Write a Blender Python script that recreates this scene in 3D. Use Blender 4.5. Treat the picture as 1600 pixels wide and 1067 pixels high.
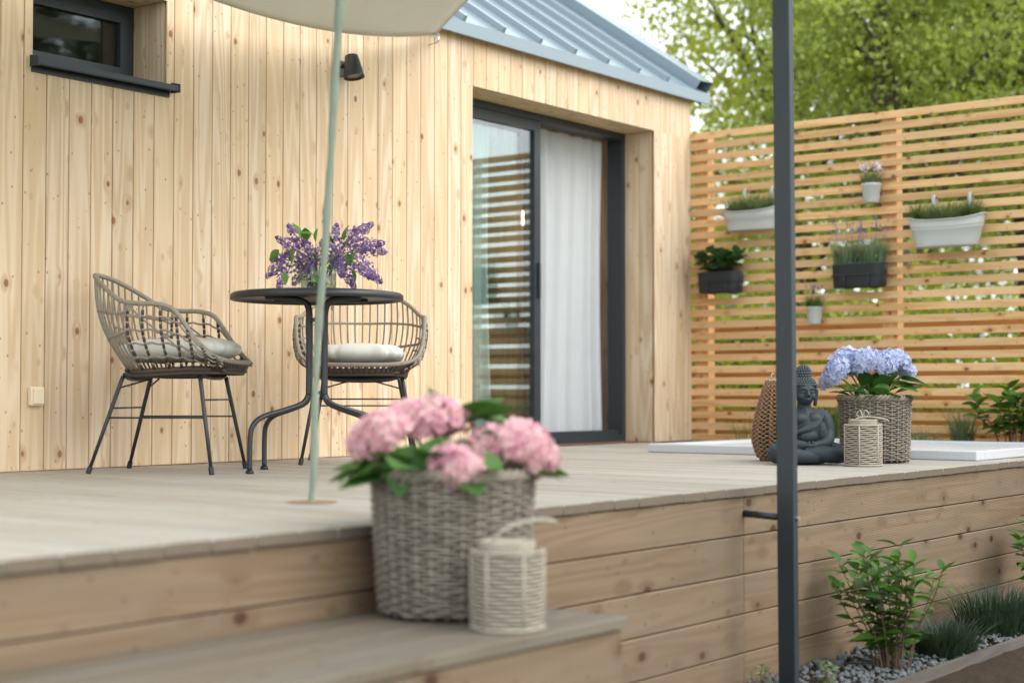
import bpy, math, random
import numpy as np
from mathutils import Vector, Matrix
R = math.radians
random.seed(7); RNG = np.random.default_rng(7)
for o in list(bpy.data.objects): bpy.data.objects.remove(o)
scene = bpy.context.scene
col = scene.collection

# ------------------------------------------------------------------ camera, sky, sun, exposure
HEAD = R(37.4); PITCH = math.atan(80 / 2458)
cd = bpy.data.cameras.new('camera'); cam = bpy.data.objects.new('camera', cd); col.objects.link(cam)
cam.location = (0, 0, .34); cam.rotation_euler = (R(90) + PITCH, 0, HEAD - R(90))
cd.sensor_width = 36; cd.lens = 36 * 2458 / 1600; cd.clip_start = .05; cd.clip_end = 500
cd.dof.use_dof = True; cd.dof.focus_distance = 7.2; cd.dof.aperture_fstop = 1.6; cd.dof.aperture_blades = 9
scene.camera = cam

SUN_EL, SUN_AZ = R(42), R(-72)          # azimuth measured from +X
world = bpy.data.worlds.new('World'); scene.world = world; world.use_nodes = True
wn = world.node_tree; bg = wn.nodes['Background']
sky = wn.nodes.new('ShaderNodeTexSky'); sky.sky_type = 'NISHITA'; sky.sun_disc = False
sky.sun_elevation = SUN_EL; sky.sun_rotation = R(90) - SUN_AZ
sky.air_density = 1.0; sky.dust_density = 2.5; sky.ozone_density = 1.0
hs = wn.nodes.new('ShaderNodeHueSaturation'); hs.inputs['Saturation'].default_value = .42
wn.links.new(sky.outputs[0], hs.inputs['Color']); 
ov = wn.nodes.new('ShaderNodeMix'); ov.data_type = 'RGBA'; ov.inputs[0].default_value = .6      # thin even cloud over the whole sky
ov.inputs[7].default_value = (6.3, 6.7, 6.9, 1); wn.links.new(hs.outputs[0], ov.inputs[6]); wn.links.new(ov.outputs[2], bg.inputs[0])
bg.inputs[1].default_value = .15
sd = bpy.data.lights.new('sun', 'SUN'); sd.energy = .55; sd.angle = R(50); sd.color = (1, .96, .91)
so = bpy.data.objects.new('sun', sd); col.objects.link(so)
tosun = Vector((math.cos(SUN_EL) * math.cos(SUN_AZ), math.cos(SUN_EL) * math.sin(SUN_AZ), math.sin(SUN_EL)))
so.rotation_euler = tosun.to_track_quat('Z', 'Y').to_euler(); so.location = (3, -3, 6)
scene.view_settings.view_transform = 'Standard'; scene.view_settings.look = 'None'
scene.view_settings.exposure = 1.4; scene.view_settings.gamma = 1
scene.view_settings.use_curve_mapping = False

# ------------------------------------------------------------------ helpers: scene
def tag(o, label=None, cat=None, group=None, kind=None):
    if label: o['label'] = label
    if cat: o['category'] = cat
    if group: o['group'] = group
    if kind: o['kind'] = kind
    return o
def empty(name, loc=(0, 0, 0), rz=0, label=None, cat=None, group=None, kind=None):
    o = bpy.data.objects.new(name, None); o.empty_display_size = .05; col.objects.link(o)
    o.location = loc; o.rotation_euler = (0, 0, rz)
    return tag(o, label, cat, group, kind)
def link(name, me, parent=None, loc=(0, 0, 0), rot=None, scale=None):
    o = bpy.data.objects.new(name, me); col.objects.link(o); o.parent = parent; o.location = loc
    if rot is not None: o.rotation_euler = rot
    if scale is not None: o.scale = (scale,) * 3 if isinstance(scale, (int, float)) else scale
    return o

def catmull(pts, n, closed=False):
    P = [np.array(p, float) for p in pts]; m = len(P); out = []
    segs = m if closed else m - 1
    for i in range(segs):
        g = lambda k: P[k % m] if closed else P[min(max(k, 0), m - 1)]
        a, b, c, d = g(i - 1), g(i), g(i + 1), g(i + 2)
        for j in range(n):
            t = j / n
            out.append(.5 * ((2 * b) + (c - a) * t + (2 * a - 5 * b + 4 * c - d) * t * t + (3 * b - a - 3 * c + d) * t ** 3))
    if not closed: out.append(P[-1])
    return out

class MB:
    def __init__(s): s.v = []; s.f = []; s.m = None
    def face(s, pts):
        b = len(s.v); s.v += [tuple(p) for p in pts]; s.f.append(tuple(range(b, b + len(pts))))
    def raw(s, V, Fc):
        b = len(s.v); s.v += [tuple(p) for p in V]; s.f += [tuple(i + b for i in q) for q in Fc]
    def box(s, lo, hi, ch=0):
        x0, y0, z0 = lo; x1, y1, z1 = hi
        V = [(x0, y0, z0), (x1, y0, z0), (x1, y1, z0), (x0, y1, z0), (x0, y0, z1), (x1, y0, z1), (x1, y1, z1), (x0, y1, z1)]
        s.raw(V, [(0, 3, 2, 1), (4, 5, 6, 7), (0, 1, 5, 4), (1, 2, 6, 5), (2, 3, 7, 6), (3, 0, 4, 7)])
    def prism(s, prof, axis, a, b):
        """profile = list of 2d points (counter clockwise), swept along axis 'x','y','z' from a to b"""
        def mk(p, t): return (t, p[0], p[1]) if axis == 'x' else (p[0], t, p[1]) if axis == 'y' else (p[0], p[1], t)
        n = len(prof); V = [mk(p, a) for p in prof] + [mk(p, b) for p in prof]
        F = [tuple(range(n - 1, -1, -1)), tuple(range(n, 2 * n))] + [(i, (i + 1) % n, n + (i + 1) % n, n + i) for i in range(n)]
        if axis == 'y': F = [q[::-1] for q in F]
        s.raw(V, F)
    def tube(s, path, r, sides=6, closed=False, cap=True):
        P = [np.array(p, float) for p in path]; n = len(P); rr = r if hasattr(r, '__len__') else [r] * n
        T = []
        for i in range(n):
            a = P[(i - 1) % n] if closed or i > 0 else P[i]; b = P[(i + 1) % n] if closed or i < n - 1 else P[i]
            t = b - a; l = np.linalg.norm(t); T.append(t / l if l > 1e-9 else np.array([0, 0, 1.]))
        up = np.array([0, 0, 1.]) if abs(T[0][2]) < .9 else np.array([1., 0, 0])
        nrm = np.cross(T[0], up); nrm /= np.linalg.norm(nrm); b0 = len(s.v)
        for i in range(n):
            nrm = nrm - T[i] * (nrm @ T[i]); l = np.linalg.norm(nrm)
            if l < 1e-6: nrm = np.cross(T[i], [.3, .5, .8]); l = np.linalg.norm(nrm)
            nrm = nrm / l; bn = np.cross(T[i], nrm)
            for k in range(sides):
                a = 2 * math.pi * k / sides
                s.v.append(tuple(P[i] + (nrm * math.cos(a) + bn * math.sin(a)) * rr[i]))
        m = n if closed else n - 1
        for i in range(m):
            j = (i + 1) % n
            for k in range(sides):
                k2 = (k + 1) % sides
                s.f.append((b0 + i * sides + k, b0 + i * sides + k2, b0 + j * sides + k2, b0 + j * sides + k))
        if cap and not closed:
            s.f.append(tuple(b0 + k for k in range(sides))[::-1]); s.f.append(tuple(b0 + (n - 1) * sides + k for k in range(sides)))
    def lathe(s, prof, n=32, cx=0, cy=0, sx=1, sy=1):
        b0 = len(s.v); m = len(prof)
        for r_, z in prof:
            for k in range(n):
                a = 2 * math.pi * k / n; s.v.append((cx + r_ * sx * math.cos(a), cy + r_ * sy * math.sin(a), z))
        for i in range(m - 1):
            for k in range(n):
                k2 = (k + 1) % n
                s.f.append((b0 + i * n + k, b0 + i * n + k2, b0 + (i + 1) * n + k2, b0 + (i + 1) * n + k))
    def ellipsoid(s, c, r, nu=14, nv=9, M=None):
        V = []; F = []
        for i in range(nv + 1):
            th = math.pi * i / nv
            for k in range(nu):
                a = 2 * math.pi * k / nu
                p = Vector((r[0] * math.sin(th) * math.cos(a), r[1] * math.sin(th) * math.sin(a), r[2] * math.cos(th)))
                if M is not None: p = M @ p
                V.append((p.x + c[0], p.y + c[1], p.z + c[2]))
        for i in range(nv):
            for k in range(nu):
                k2 = (k + 1) % nu; F.append((i * nu + k, (i + 1) * nu + k, (i + 1) * nu + k2, i * nu + k2))
        s.raw(V, F)
    def mesh(s, name, mat, smooth=False):
        me = bpy.data.meshes.new(name); me.from_pydata(s.v, [], s.f); me.validate()
        if mat: me.materials.append(mat)
        if smooth: me.polygons.foreach_set('use_smooth', [True] * len(me.polygons))
        me.update(); return me
    def build(s, name, mat, parent=None, loc=(0, 0, 0), smooth=False, kind=None, rot=None):
        o = link(name, s.mesh(name, mat, smooth), parent, loc, rot)
        if kind: o['kind'] = kind
        return o
def quads_mesh(name, C, A, B, mat, N=None):
    """many flat leaf quads: centres C, half axes A (length) and B (width), as diamonds"""
    n = len(C); V = np.empty((n, 4, 3))
    V[:, 0] = C - A; V[:, 1] = C + B - A * .1; V[:, 2] = C + A; V[:, 3] = C - B - A * .1
    me = bpy.data.meshes.new(name); me.vertices.add(4 * n); me.vertices.foreach_set('co', V.reshape(-1).astype(np.float32))
    me.loops.add(4 * n); me.loops.foreach_set('vertex_index', np.arange(4 * n, dtype=np.int32))
    me.polygons.add(n); me.polygons.foreach_set('loop_start', np.arange(0, 4 * n, 4, dtype=np.int32))
    me.update(calc_edges=True); me.validate(); me.materials.append(mat); return me

# ------------------------------------------------------------------ helpers: materials
class NT:
    def __init__(s, name):
        s.mat = bpy.data.materials.new(name); s.mat.use_nodes = True; s.t = s.mat.node_tree
        s.t.nodes.clear(); s.out = s.t.nodes.new('ShaderNodeOutputMaterial')
    def n(s, typ, _set=None, **inp):
        nd = s.t.nodes.new('ShaderNode' + typ)
        for k, v in (_set or {}).items(): setattr(nd, k, v)
        for k, v in inp.items():
            k = k.replace('_', ' ') if k.replace('_', ' ') in nd.inputs else k
            key = int(k[1:]) if k[0] == 'i' and k[1:].isdigit() else k
            if isinstance(v, bpy.types.NodeSocket): s.t.links.new(v, nd.inputs[key])
            else: nd.inputs[key].default_value = v
        return nd
    def math(s, op, a, b=0.0, c=None):
        nd = s.n('Math', {'operation': op}, i0=a, i1=b)
        if c is not None:
            if isinstance(c, bpy.types.NodeSocket): s.t.links.new(c, nd.inputs[2])
            else: nd.inputs[2].default_value = c
        return nd.outputs[0]
    def mix(s, f, a, b, blend='MIX'):
        nd = s.t.nodes.new('ShaderNodeMix'); nd.data_type = 'RGBA'; nd.blend_type = blend
        for i, v in ((0, f), (6, a), (7, b)):
            if isinstance(v, bpy.types.NodeSocket): s.t.links.new(v, nd.inputs[i])
            else: nd.inputs[i].default_value = (*v, 1) if isinstance(v, tuple) and len(v) == 3 else v
        return nd.outputs[2]
    def ramp(s, fac, stops):
        nd = s.t.nodes.new('ShaderNodeValToRGB'); e = nd.color_ramp.elements
        while len(e) < len(stops): e.new(.5)
        for x, (p, c) in zip(e, stops): x.position = p; x.color = (*c, 1) if len(c) == 3 else c
        s.t.links.new(fac, nd.inputs[0]); return nd.outputs[0]
    def step(s, v, a, b):
        nd = s.n('MapRange', {'interpolation_type': 'SMOOTHSTEP'}, i0=v, i1=a, i2=b, i3=0.0, i4=1.0); return nd.outputs[0]
    def surf(s, sock): s.t.links.new(sock, s.out.inputs[0]); return s.mat
    def principled(s, color, rough=.6, metallic=0.0, normal=None, spec=.5, **kw):
        nd = s.n('BsdfPrincipled'); 
        for k, v in (('Base Color', color), ('Roughness', rough), ('Metallic', metallic), ('Specular IOR Level', spec), *kw.items()):
            if isinstance(v, bpy.types.NodeSocket): s.t.links.new(v, nd.inputs[k])
            else: nd.inputs[k].default_value = (*v, 1) if isinstance(v, tuple) and len(v) == 3 else v
        if normal is not None: s.t.links.new(normal, nd.inputs['Normal'])
        return nd.outputs[0]
    def bump(s, h, strength=.3, dist=.002): return s.n('Bump', None, Height=h, Strength=strength, Distance=dist).outputs[0]
    def coords(s, rnd=True):
        tc = s.n('TexCoord').outputs['Object']
        if not rnd: return tc, None
        r = s.n('ObjectInfo').outputs['Random']
        off = s.n('CombineXYZ', None, i0=s.math('MULTIPLY', r, 37.1), i1=s.math('MULTIPLY', r, 91.7), i2=s.math('MULTIPLY', r, 53.3)).outputs[0]
        return s.n('VectorMath', {'operation': 'ADD'}, i0=tc, i1=off).outputs[0], r
    def vscale(s, v, sc): return s.n('VectorMath', {'operation': 'MULTIPLY'}, i0=v, i1=sc).outputs[0]
    def noise(s, v, scale, detail=3, rough=.5): return s.n('TexNoise', None, Vector=v, Scale=scale, Detail=detail, Roughness=rough).outputs[0]
    def voronoi(s, v, scale=1.0): return s.n('TexVoronoi', None, Vector=v, Scale=scale).outputs[0]

def wood(name, axis, light, dark, knotc, var=.1, kr=.13, rough=.62, groove=0, weather=None, contrast=1.0, tint=None, kscale=1.0):
    t = NT(name); v, r = t.coords(); i = 'xyz'.index(axis)
    al = lambda a, c: tuple(a if k == i else c for k in range(3))
    k1 = t.voronoi(t.vscale(v, al(7.0 * kscale, 10 * kscale))); k2 = t.voronoi(t.vscale(v, al(15, 20))); k3 = t.voronoi(t.vscale(t.n('VectorMath', {'operation': 'ADD'}, i0=v, i1=(3.3, 5.1, 7.7)).outputs[0], al(5.0, 9.0)))
    halo = t.math('SUBTRACT', 1.0, t.step(k1, kr * .6, kr * 2.6))
    base = t.noise(t.vscale(v, al(.35, 6.5)), 1.0, 2, .45)
    rings = t.math('SINE', t.math('MULTIPLY', t.math('ADD', base, t.math('MULTIPLY', halo, .05)), 70.0))
    fine = t.noise(t.vscale(v, al(3.0, 260)), 1.0, 2)
    broad = t.noise(t.vscale(v, al(.8, 3)), 1.0, 2)
    g = t.math('ADD', t.math('MULTIPLY', rings, .18 * contrast), t.math('MULTIPLY', fine, .45 * contrast))
    g = t.math('ADD', g, t.math('MULTIPLY', broad, .55))
    c = t.mix(t.step(g, .1, .85), light, dark)
    if weather:
        w = t.noise(t.vscale(v, al(1.2, 9)), 1.0, 4, .6); c = t.mix(t.step(w, .35, .7), c, weather)
    bright = t.math('ADD', 1 - var, t.math('MULTIPLY', r, 2 * var))
    c = t.mix(1.0, c, t.n('CombineColor', None, i0=bright, i1=bright, i2=bright).outputs[0], 'MULTIPLY')
    if tint: 
        r2 = t.math('FRACT', t.math('MULTIPLY', r, 17.3)); c = t.mix(t.math('MULTIPLY', t.step(r2, .45, 1.0), .5), c, tint)
    mid = tuple(a * .5 + b * .5 for a, b in zip(dark, knotc))
    c = t.mix(t.math('MULTIPLY', halo, .4), c, mid)
    c = t.mix(t.math('SUBTRACT', 1.0, t.step(k1, kr * .55, kr)), c, knotc)
    c = t.mix(t.math('MULTIPLY', t.math('SUBTRACT', 1.0, t.step(k2, .06, .12)), .7), c, knotc)
    c = t.mix(t.math('MULTIPLY', t.math('SUBTRACT', 1.0, t.step(k3, .05, .15)), .55), c, mid)
    h = fine
    if groove:
        ax = 'xyz'[groove[0]]; sp = t.n('SeparateXYZ', None, i0=t.n('TexCoord').outputs['Object']).outputs[groove[0]]
        s_ = t.math('SINE', t.math('MULTIPLY', sp, 2 * math.pi / groove[1]))
        h = t.math('ADD', t.math('MULTIPLY', fine, .3), t.math('MULTIPLY', s_, .7))
        c = t.mix(t.math('MULTIPLY', t.step(s_, -.2, -.95), groove[2]), c, tuple(x * .55 for x in dark))
    return t.surf(t.principled(c, rough, normal=t.bump(h, .35, .0015 if groove else .0008), spec=.3))

def plain(name, c, rough=.5, metallic=0.0, var=.06, scale=30, bump=0.0, spec=.5, rv=.16):
    t = NT(name); v, r = t.coords()
    n = t.noise(v, scale, 4, .6)
    cc = t.mix(n, tuple(x * (1 - var) for x in c), tuple(min(1, x * (1 + var)) for x in c))
    ro = t.math('ADD', rough - rv / 2, t.math('MULTIPLY', n, rv))
    return t.surf(t.principled(cc, ro, metallic, normal=t.bump(n, .4, bump) if bump else None, spec=spec))
def foliage(name, c0, c1, scale=6.0, trans=.35, rough=.5, objvar=True, c2=None):
    t = NT(name); v, r = t.coords(objvar)
    n = t.noise(t.n('TexCoord').outputs['Object'], scale, 3, .6)
    f = t.math('ADD', t.math('MULTIPLY', n, .7), t.math('MULTIPLY', r, .5)) if objvar else n
    st = [(.3, c0), (.72, c1)] + ([(.9, c2)] if c2 else [])
    c = t.ramp(f, st)
    d = t.principled(c, rough, spec=.35)
    tr = t.n('BsdfTranslucent', None, Color=t.mix(1.0, c, (1.0, 1.0, .55), 'MULTIPLY')).outputs[0]
    return t.surf(t.n('MixShader', None, i0=trans, i1=d, i2=tr).outputs[0])
def petals(name, cols, scale=45.0, trans=.3):
    t = NT(name); v, r = t.coords(True)
    n = t.noise(v, scale, 2, .6); n2 = t.noise(v, scale * .25, 1)
    f = t.math('ADD', t.math('MULTIPLY', n, .6), t.math('MULTIPLY', n2, .4))
    c = t.ramp(f, [(p, q) for p, q in zip(np.linspace(.32, .68, len(cols)), cols)])
    d = t.principled(c, .6, spec=.2); tr = t.n('BsdfTranslucent', None, Color=c).outputs[0]
    return t.surf(t.n('MixShader', None, i0=trans, i1=d, i2=tr).outputs[0])
def glass(name, f0=.09, tint=(.93, .97, .95), rough=0.0):
    t = NT(name); g = t.n('NewGeometry')
    c = t.math('ABSOLUTE', t.n('VectorMath', {'operation': 'DOT_PRODUCT'}, i0=g.outputs['Normal'], i1=g.outputs['Incoming']).outputs['Value'])
    fr = t.math('ADD', f0, t.math('MULTIPLY', 1 - f0, t.math('POWER', t.math('SUBTRACT', 1.0, c), 5.0)))
    tr = t.n('BsdfTransparent', None, Color=(*tint, 1)).outputs[0]
    gl = t.n('BsdfGlossy', None, Color=(.95, .98, 1, 1), Roughness=rough).outputs[0]
    return t.surf(t.n('MixShader', None, i0=fr, i1=tr, i2=gl).outputs[0])
def cloth(name, c, trans=.3, scale=400.0, wr=0.0):
    t = NT(name); v, r = t.coords(False)
    n = t.noise(v, scale, 2); n2 = t.noise(v, 7, 3)
    cc = t.mix(t.math('ADD', t.math('MULTIPLY', n, .5), t.math('MULTIPLY', n2, .5)), tuple(x * .9 for x in c), tuple(min(1, x * 1.06) for x in c))
    d = t.principled(cc, .9, normal=t.bump(t.math('ADD', n, t.math('MULTIPLY', n2, wr)), .4, .001 + wr * .004), spec=.15)
    tr = t.n('BsdfTranslucent', None, Color=cc).outputs[0]
    return t.surf(t.n('MixShader', None, i0=trans, i1=d, i2=tr).outputs[0])

M = {}
M['wall'] = wood('pine_cladding', 'z', (.72, .585, .43), (.565, .41, .255), (.29, .13, .05), var=.05, kr=.125, tint=(.62, .45, .26), kscale=.8, contrast=1.25)
M['wall_gap'] = plain('pine_joint', (.50, .21, .05), .8)
M['deck'] = wood('deck_board', 'y', (.40, .365, .305), (.305, .265, .21), (.27, .17, .10), var=.08, kr=.08, weather=(.37, .36, .32), groove=(0, .0145, .35), contrast=1.1)
M['deck_end'] = plain('deck_end_grain', (.14, .105, .075), .85, 0, .3, 60)
M['deck_dark'] = plain('deck_joint', (.12, .06, .03), .9)
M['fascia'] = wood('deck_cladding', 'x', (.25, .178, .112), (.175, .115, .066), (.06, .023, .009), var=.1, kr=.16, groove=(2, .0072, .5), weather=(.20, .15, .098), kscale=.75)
M['slat'] = wood('larch_slat', 'y', (.70, .43, .20), (.52, .29, .11), (.24, .085, .025), var=.15, kr=.14, rough=.55, weather=(.64, .42, .22))
M['post_wood'] = wood('larch_post', 'z', (.66, .39, .17), (.50, .27, .10), (.24, .09, .03), var=.06)
M['low_plank'] = wood('orange_plank', 'y', (.58, .29, .10), (.43, .19, .06), (.22, .07, .02), var=.08)
M['anth'] = plain('anthracite_aluminium', (.022, .030, .037), .42, 0, .08, 60)
M['roof'] = plain('roof_steel', (.17, .225, .26), .24, .0, .03, 2.5, spec=.8, rv=.05)
M['black'] = plain('black_powder_coat', (.018, .020, .023), .42, 0, .1, 120, .0004)
t_ = NT('post_paint'); v, _ = t_.coords(False)
sc1 = t_.noise(t_.vscale(v, (1, 1, .02)), 420, 2); sc2 = t_.noise(t_.vscale(v, (1, 1, .3)), 9, 3, .6)
pc_ = t_.mix(t_.math('MULTIPLY', t_.step(sc1, .66, .74), t_.step(sc2, .52, .62)), (.017, .025, .031), (.12, .14, .15)); pc_ = t_.mix(t_.math('MULTIPLY', sc2, .35), pc_, (.032, .040, .045))
M['steel_post'] = t_.surf(t_.principled(pc_, t_.math('ADD', .3, t_.math('MULTIPLY', sc2, .25)), spec=.5))
M['wicker'] = plain('grey_rattan', (.25, .215, .168), .65, 0, .35, 60, .001)
M['wicker_dark'] = plain('brown_rattan', (.05, .034, .024), .6, 0, .4, 80, .001)
M['willow'] = plain('grey_willow', (.215, .185, .145), .75, 0, .65, 22, .001)
M['willow_dark'] = plain('willow_liner', (.035, .026, .02), .9)
M['cord'] = plain('paper_cord', (.36, .315, .25), .8, 0, .3, 120, .001)
M['cord_brown'] = plain('hyacinth_rope', (.25, .145, .085), .75, 0, .65, 60, .0015)
M['cushion'] = cloth('cushion_linen', (.70, .69, .63), .08, 500, .8)
M['curtain'] = cloth('curtain_linen', (.82, .86, .88), .45, 500)
M['sail'] = cloth('sail_canvas', (.74, .73, .66), .35, 300, .3)
M['glass'] = glass('door_glass', .085)
M['glass_win'] = glass('window_glass', .06, (.7, .75, .75), .03)
M['vase'] = glass('vase_glass', .06, (.86, .9, .87))
M['white'] = plain('white_enamel', (.44, .445, .425), .4, 0, .03, 20)
M['tub'] = plain('white_acrylic', (.52, .545, .57), .3, 0, .02)
M['plastic'] = plain('switch_plastic', (.72, .60, .42), .35, 0, .02)
M['planter_black'] = plain('black_plastic', (.010, .012, .015), .5, 0, .1, 40)
M['soil'] = plain('soil', (.055, .04, .03), .95, 0, .6, 25, .01)
M['stone'] = plain('white_gravel', (.115, .125, .13), .8, 0, .5, 18)
M['statue'] = None
M['bark'] = plain('bark', (.085, .068, .055), .9, 0, .5, 9, .02)
M['twig'] = plain('twig', (.12, .07, .045), .8, 0, .3, 40)
M['stem'] = plain('green_stem', (.13, .20, .06), .6, 0, .3, 40)
M['interior'] = plain('interior_plaster', (.42, .36, .31), .9)
M['interior_wood'] = wood('interior_floor', 'x', (.36, .2, .1), (.25, .13, .06), (.1, .05, .02))
M['shed'] = plain('shed_paint', (.06, .065, .07), .8)
M['leaf_tree'] = foliage('spring_leaf', (.26, .31, .05), (.50, .53, .10), .9, .58, c2=(.78, .70, .14), objvar=False)
M['leaf_tree2'] = foliage('green_leaf', (.22, .28, .07), (.42, .48, .13), .9, .56, c2=(.68, .63, .15), objvar=False)
M['leaf_dark_tree'] = foliage('shade_leaf', (.03, .06, .02), (.07, .12, .035), .9, .3, objvar=False)
M['leaf_shrub'] = foliage('shrub_leaf', (.03, .09, .012), (.085, .19, .022), 8, .3)
M['leaf_hyd'] = foliage('hydrangea_leaf', (.030, .085, .022), (.075, .17, .035), 10, .25)
M['leaf_lilac'] = foliage('lilac_leaf', (.06, .16, .03), (.13, .28, .05), 10, .35)
M['leaf_dark'] = foliage('dark_leaf', (.03, .085, .03), (.075, .17, .06), 14, .25)
M['herb'] = foliage('fine_herb', (.12, .17, .075), (.28, .35, .16), 12, .4, objvar=False)
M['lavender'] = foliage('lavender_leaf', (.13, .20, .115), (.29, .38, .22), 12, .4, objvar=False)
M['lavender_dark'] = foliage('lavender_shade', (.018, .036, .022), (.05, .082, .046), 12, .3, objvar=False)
M['grass'] = foliage('grass_blade', (.05, .11, .02), (.13, .22, .05), 12, .35, objvar=False)
M['grass_pale'] = foliage('sedge_blade', (.09, .13, .06), (.22, .27, .13), 12, .35, objvar=False)
M['pink'] = petals('pink_petal', [(.56, .22, .33), (.71, .38, .44), (.77, .52, .52), (.78, .66, .50)], 70)
M['blue'] = petals('blue_petal', [(.27, .30, .52), (.40, .45, .66), (.54, .59, .76), (.58, .54, .72)], 70)
M['lilac'] = petals('lilac_petal', [(.105, .045, .15), (.23, .125, .34), (.33, .22, .47), (.44, .33, .55)], 55)
M['white_petal'] = petals('white_petal', [(.62, .55, .62), (.8, .78, .78)], 30)
t_ = NT('lamp_glow'); M['glow'] = t_.surf(t_.n('Emission', None, Color=(1, .72, .4, 1), Strength=9.0).outputs[0])

# ================================================================== THE SETTING
YW = 5.8          # house front
XF = 9.68         # fence face
YE = 2.775        # deck front edge
ZG = -.72         # garden level
gm = NT('lawn'); v, _ = gm.coords(False)
n1 = gm.noise(v, 1.3, 5, .6); n2 = gm.noise(v, 60, 3, .7)
gc = gm.mix(n1, (.055, .105, .022), (.10, .15, .035)); gc = gm.mix(gm.math('MULTIPLY', n2, .5), gc, (.03, .06, .012))
lawn_m = gm.surf(gm.principled(gc, .9, normal=gm.bump(n2, .8, .03), spec=.1))
b = MB(); b.box((-250, -250, ZG - .5), (250, 250, ZG))
b.build('ground', lawn_m, kind='structure')
sm = NT('soil_mulch'); v, _ = sm.coords(False); n1 = sm.noise(v, 30, 5, .7)
b = MB(); NX, NY = 60, 26
for i in range(NX + 1):
    for j in range(NY + 1):
        x = 2.2 + 7.2 * i / NX; y = .9 + 1.95 * j / NY
        b.v.append((x, y, ZG + .008 + .014 * math.sin(x * 9 + y * 13) ** 2 * RNG.random()))
for i in range(NX):
    for j in range(NY):
        a = i * (NY + 1) + j; b.f.append((a, a + NY + 1, a + NY + 2, a + 1))
b.build('soil_bed', sm.surf(sm.principled(sm.mix(n1, (.028, .02, .014), (.07, .05, .033)), .95, normal=sm.bump(n1, .9, .02), spec=.1)), kind='structure')

# ---- deck
deck = empty('deck', (0, 0, 0), kind='structure'); deck['label'] = 'pale grooved timber terrace deck in front of the house'
pit = .1395; bw = .1328; X0 = -.6; NB = int((9.25 - X0) / pit)
me_cache = {}
def plank_mesh(key, prof, axis, L, mat):
    if key not in me_cache:
        b = MB(); b.prism(prof, axis, 0, L); me_cache[key] = b.mesh('board', mat)
        if mat is M['deck']:
            me_cache[key].materials.append(M['deck_end']); me_cache[key].polygons[0].material_index = 1; me_cache[key].polygons[1].material_index = 1
    return me_cache[key]
c_ = .003; t = .028
dprof = [(-bw / 2, -t), (bw / 2, -t), (bw / 2, -c_), (bw / 2 - c_, 0), (-bw / 2 + c_, 0), (-bw / 2, -c_)]
offs = (1.918 - X0) % pit
for i in range(NB):
    x = X0 + offs + pit * (i + .5)
    y0 = YE - .012 + random.uniform(-.003, .003)
    L = 5.797 - y0 if not (7.2 < x < 9.2) else 6.03 - y0
    key = ('deck', round(L > 3.1, 1))
    link('deck_board', plank_mesh(key, dprof, 'y', 3.03 if L < 3.1 else 3.26, M['deck']), deck, (x, y0, random.uniform(-.0012, .0012)))
b = MB()
for i in range(NB):
    x = X0 + offs + pit * (i + .5)
    for j in range(7):
        for dx in (-.04, .04):
            cx_, cy_ = x + dx + random.uniform(-.004, .004), YE + .04 + j * .485 + random.uniform(-.005, .005)
            b.face([(cx_ + .0042 * math.cos(a), cy_ + .0042 * math.sin(a), .0016) for a in np.linspace(0, 2 * math.pi, 9)[:-1]])
b.build('screws', plain('screw_steel', (.10, .085, .07), .5), deck, kind='stuff')
b = MB(); b.box((X0, YE + .03, -.09), (9.25, 6.0, -.0295)); b.build('joists', M['deck_dark'], deck)
# deck face boards
face = empty('deck_face', (0, 0, 0), kind='structure'); face['label'] = 'grooved horizontal boards cladding the front of the deck'
bh = .1335; ft = .024
fprof = [(0, 0), (ft, 0), (ft, bh), (.004, bh), (0, bh - .004), (0, .004)]   # (y,z)
for row in range(5):
    z = -.029 - .1395 * (row + 1) + .0025
    for x0, x1 in ((-.6, 1.15), (1.153, 4.995), (4.998, 8.0), (8.003, 9.25)):
        if row % 2 and False: pass
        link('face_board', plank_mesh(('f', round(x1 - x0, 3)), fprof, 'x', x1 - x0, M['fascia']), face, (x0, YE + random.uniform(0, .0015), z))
b = MB(); b.box((X0, YE + .03, ZG - .05), (9.25, YE + .06, -.1)); b.build('backing', M['deck_dark'], face)
# step
step = empty('timber_step', (0, 0, ZG), label='low timber step along the left front of the deck', cat='step')
SX1 = 3.36; SY0 = 2.2; SZ = -.225
sw = .136
for i in range(4):
    y = SY0 + .0005 + i * .1425
    p = [(y, SZ - .028 - ZG), (y + sw, SZ - .028 - ZG), (y + sw, SZ - .003 - ZG), (y + sw - .003, SZ - ZG), (y + .003, SZ - ZG), (y, SZ - .003 - ZG)]
    bb = MB(); bb.prism([(q[0] - y, q[1] - (SZ - ZG)) for q in p], 'x', 0, SX1 + .6)
    link('tread_board', bb.mesh('tread', M['tread'] if 'tread' in M else M.setdefault('tread', wood('tread_board', 'x', (.165, .135, .098), (.125, .098, .066), (.07, .035, .02), var=.07, kr=.1, weather=(.14, .128, .105), groove=(1, .0145, .3)))), step, (-.6, y, SZ - ZG))  # treads darker than the deck: shade on the step put into their colour
for row in range(4):
    z = SZ - ZG - .030 - .1395 * (row + 1) + .0025
    if z < -.07: continue
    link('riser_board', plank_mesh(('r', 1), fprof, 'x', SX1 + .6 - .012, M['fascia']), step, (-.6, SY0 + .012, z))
    bb = MB(); bb.prism([(0, 0), (.024, 0), (.024, bh), (0, bh)], 'y', 0, .5); bb.build('end_board', M['fascia'], step, (SX1 - .037, SY0 + .04, z))

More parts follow.
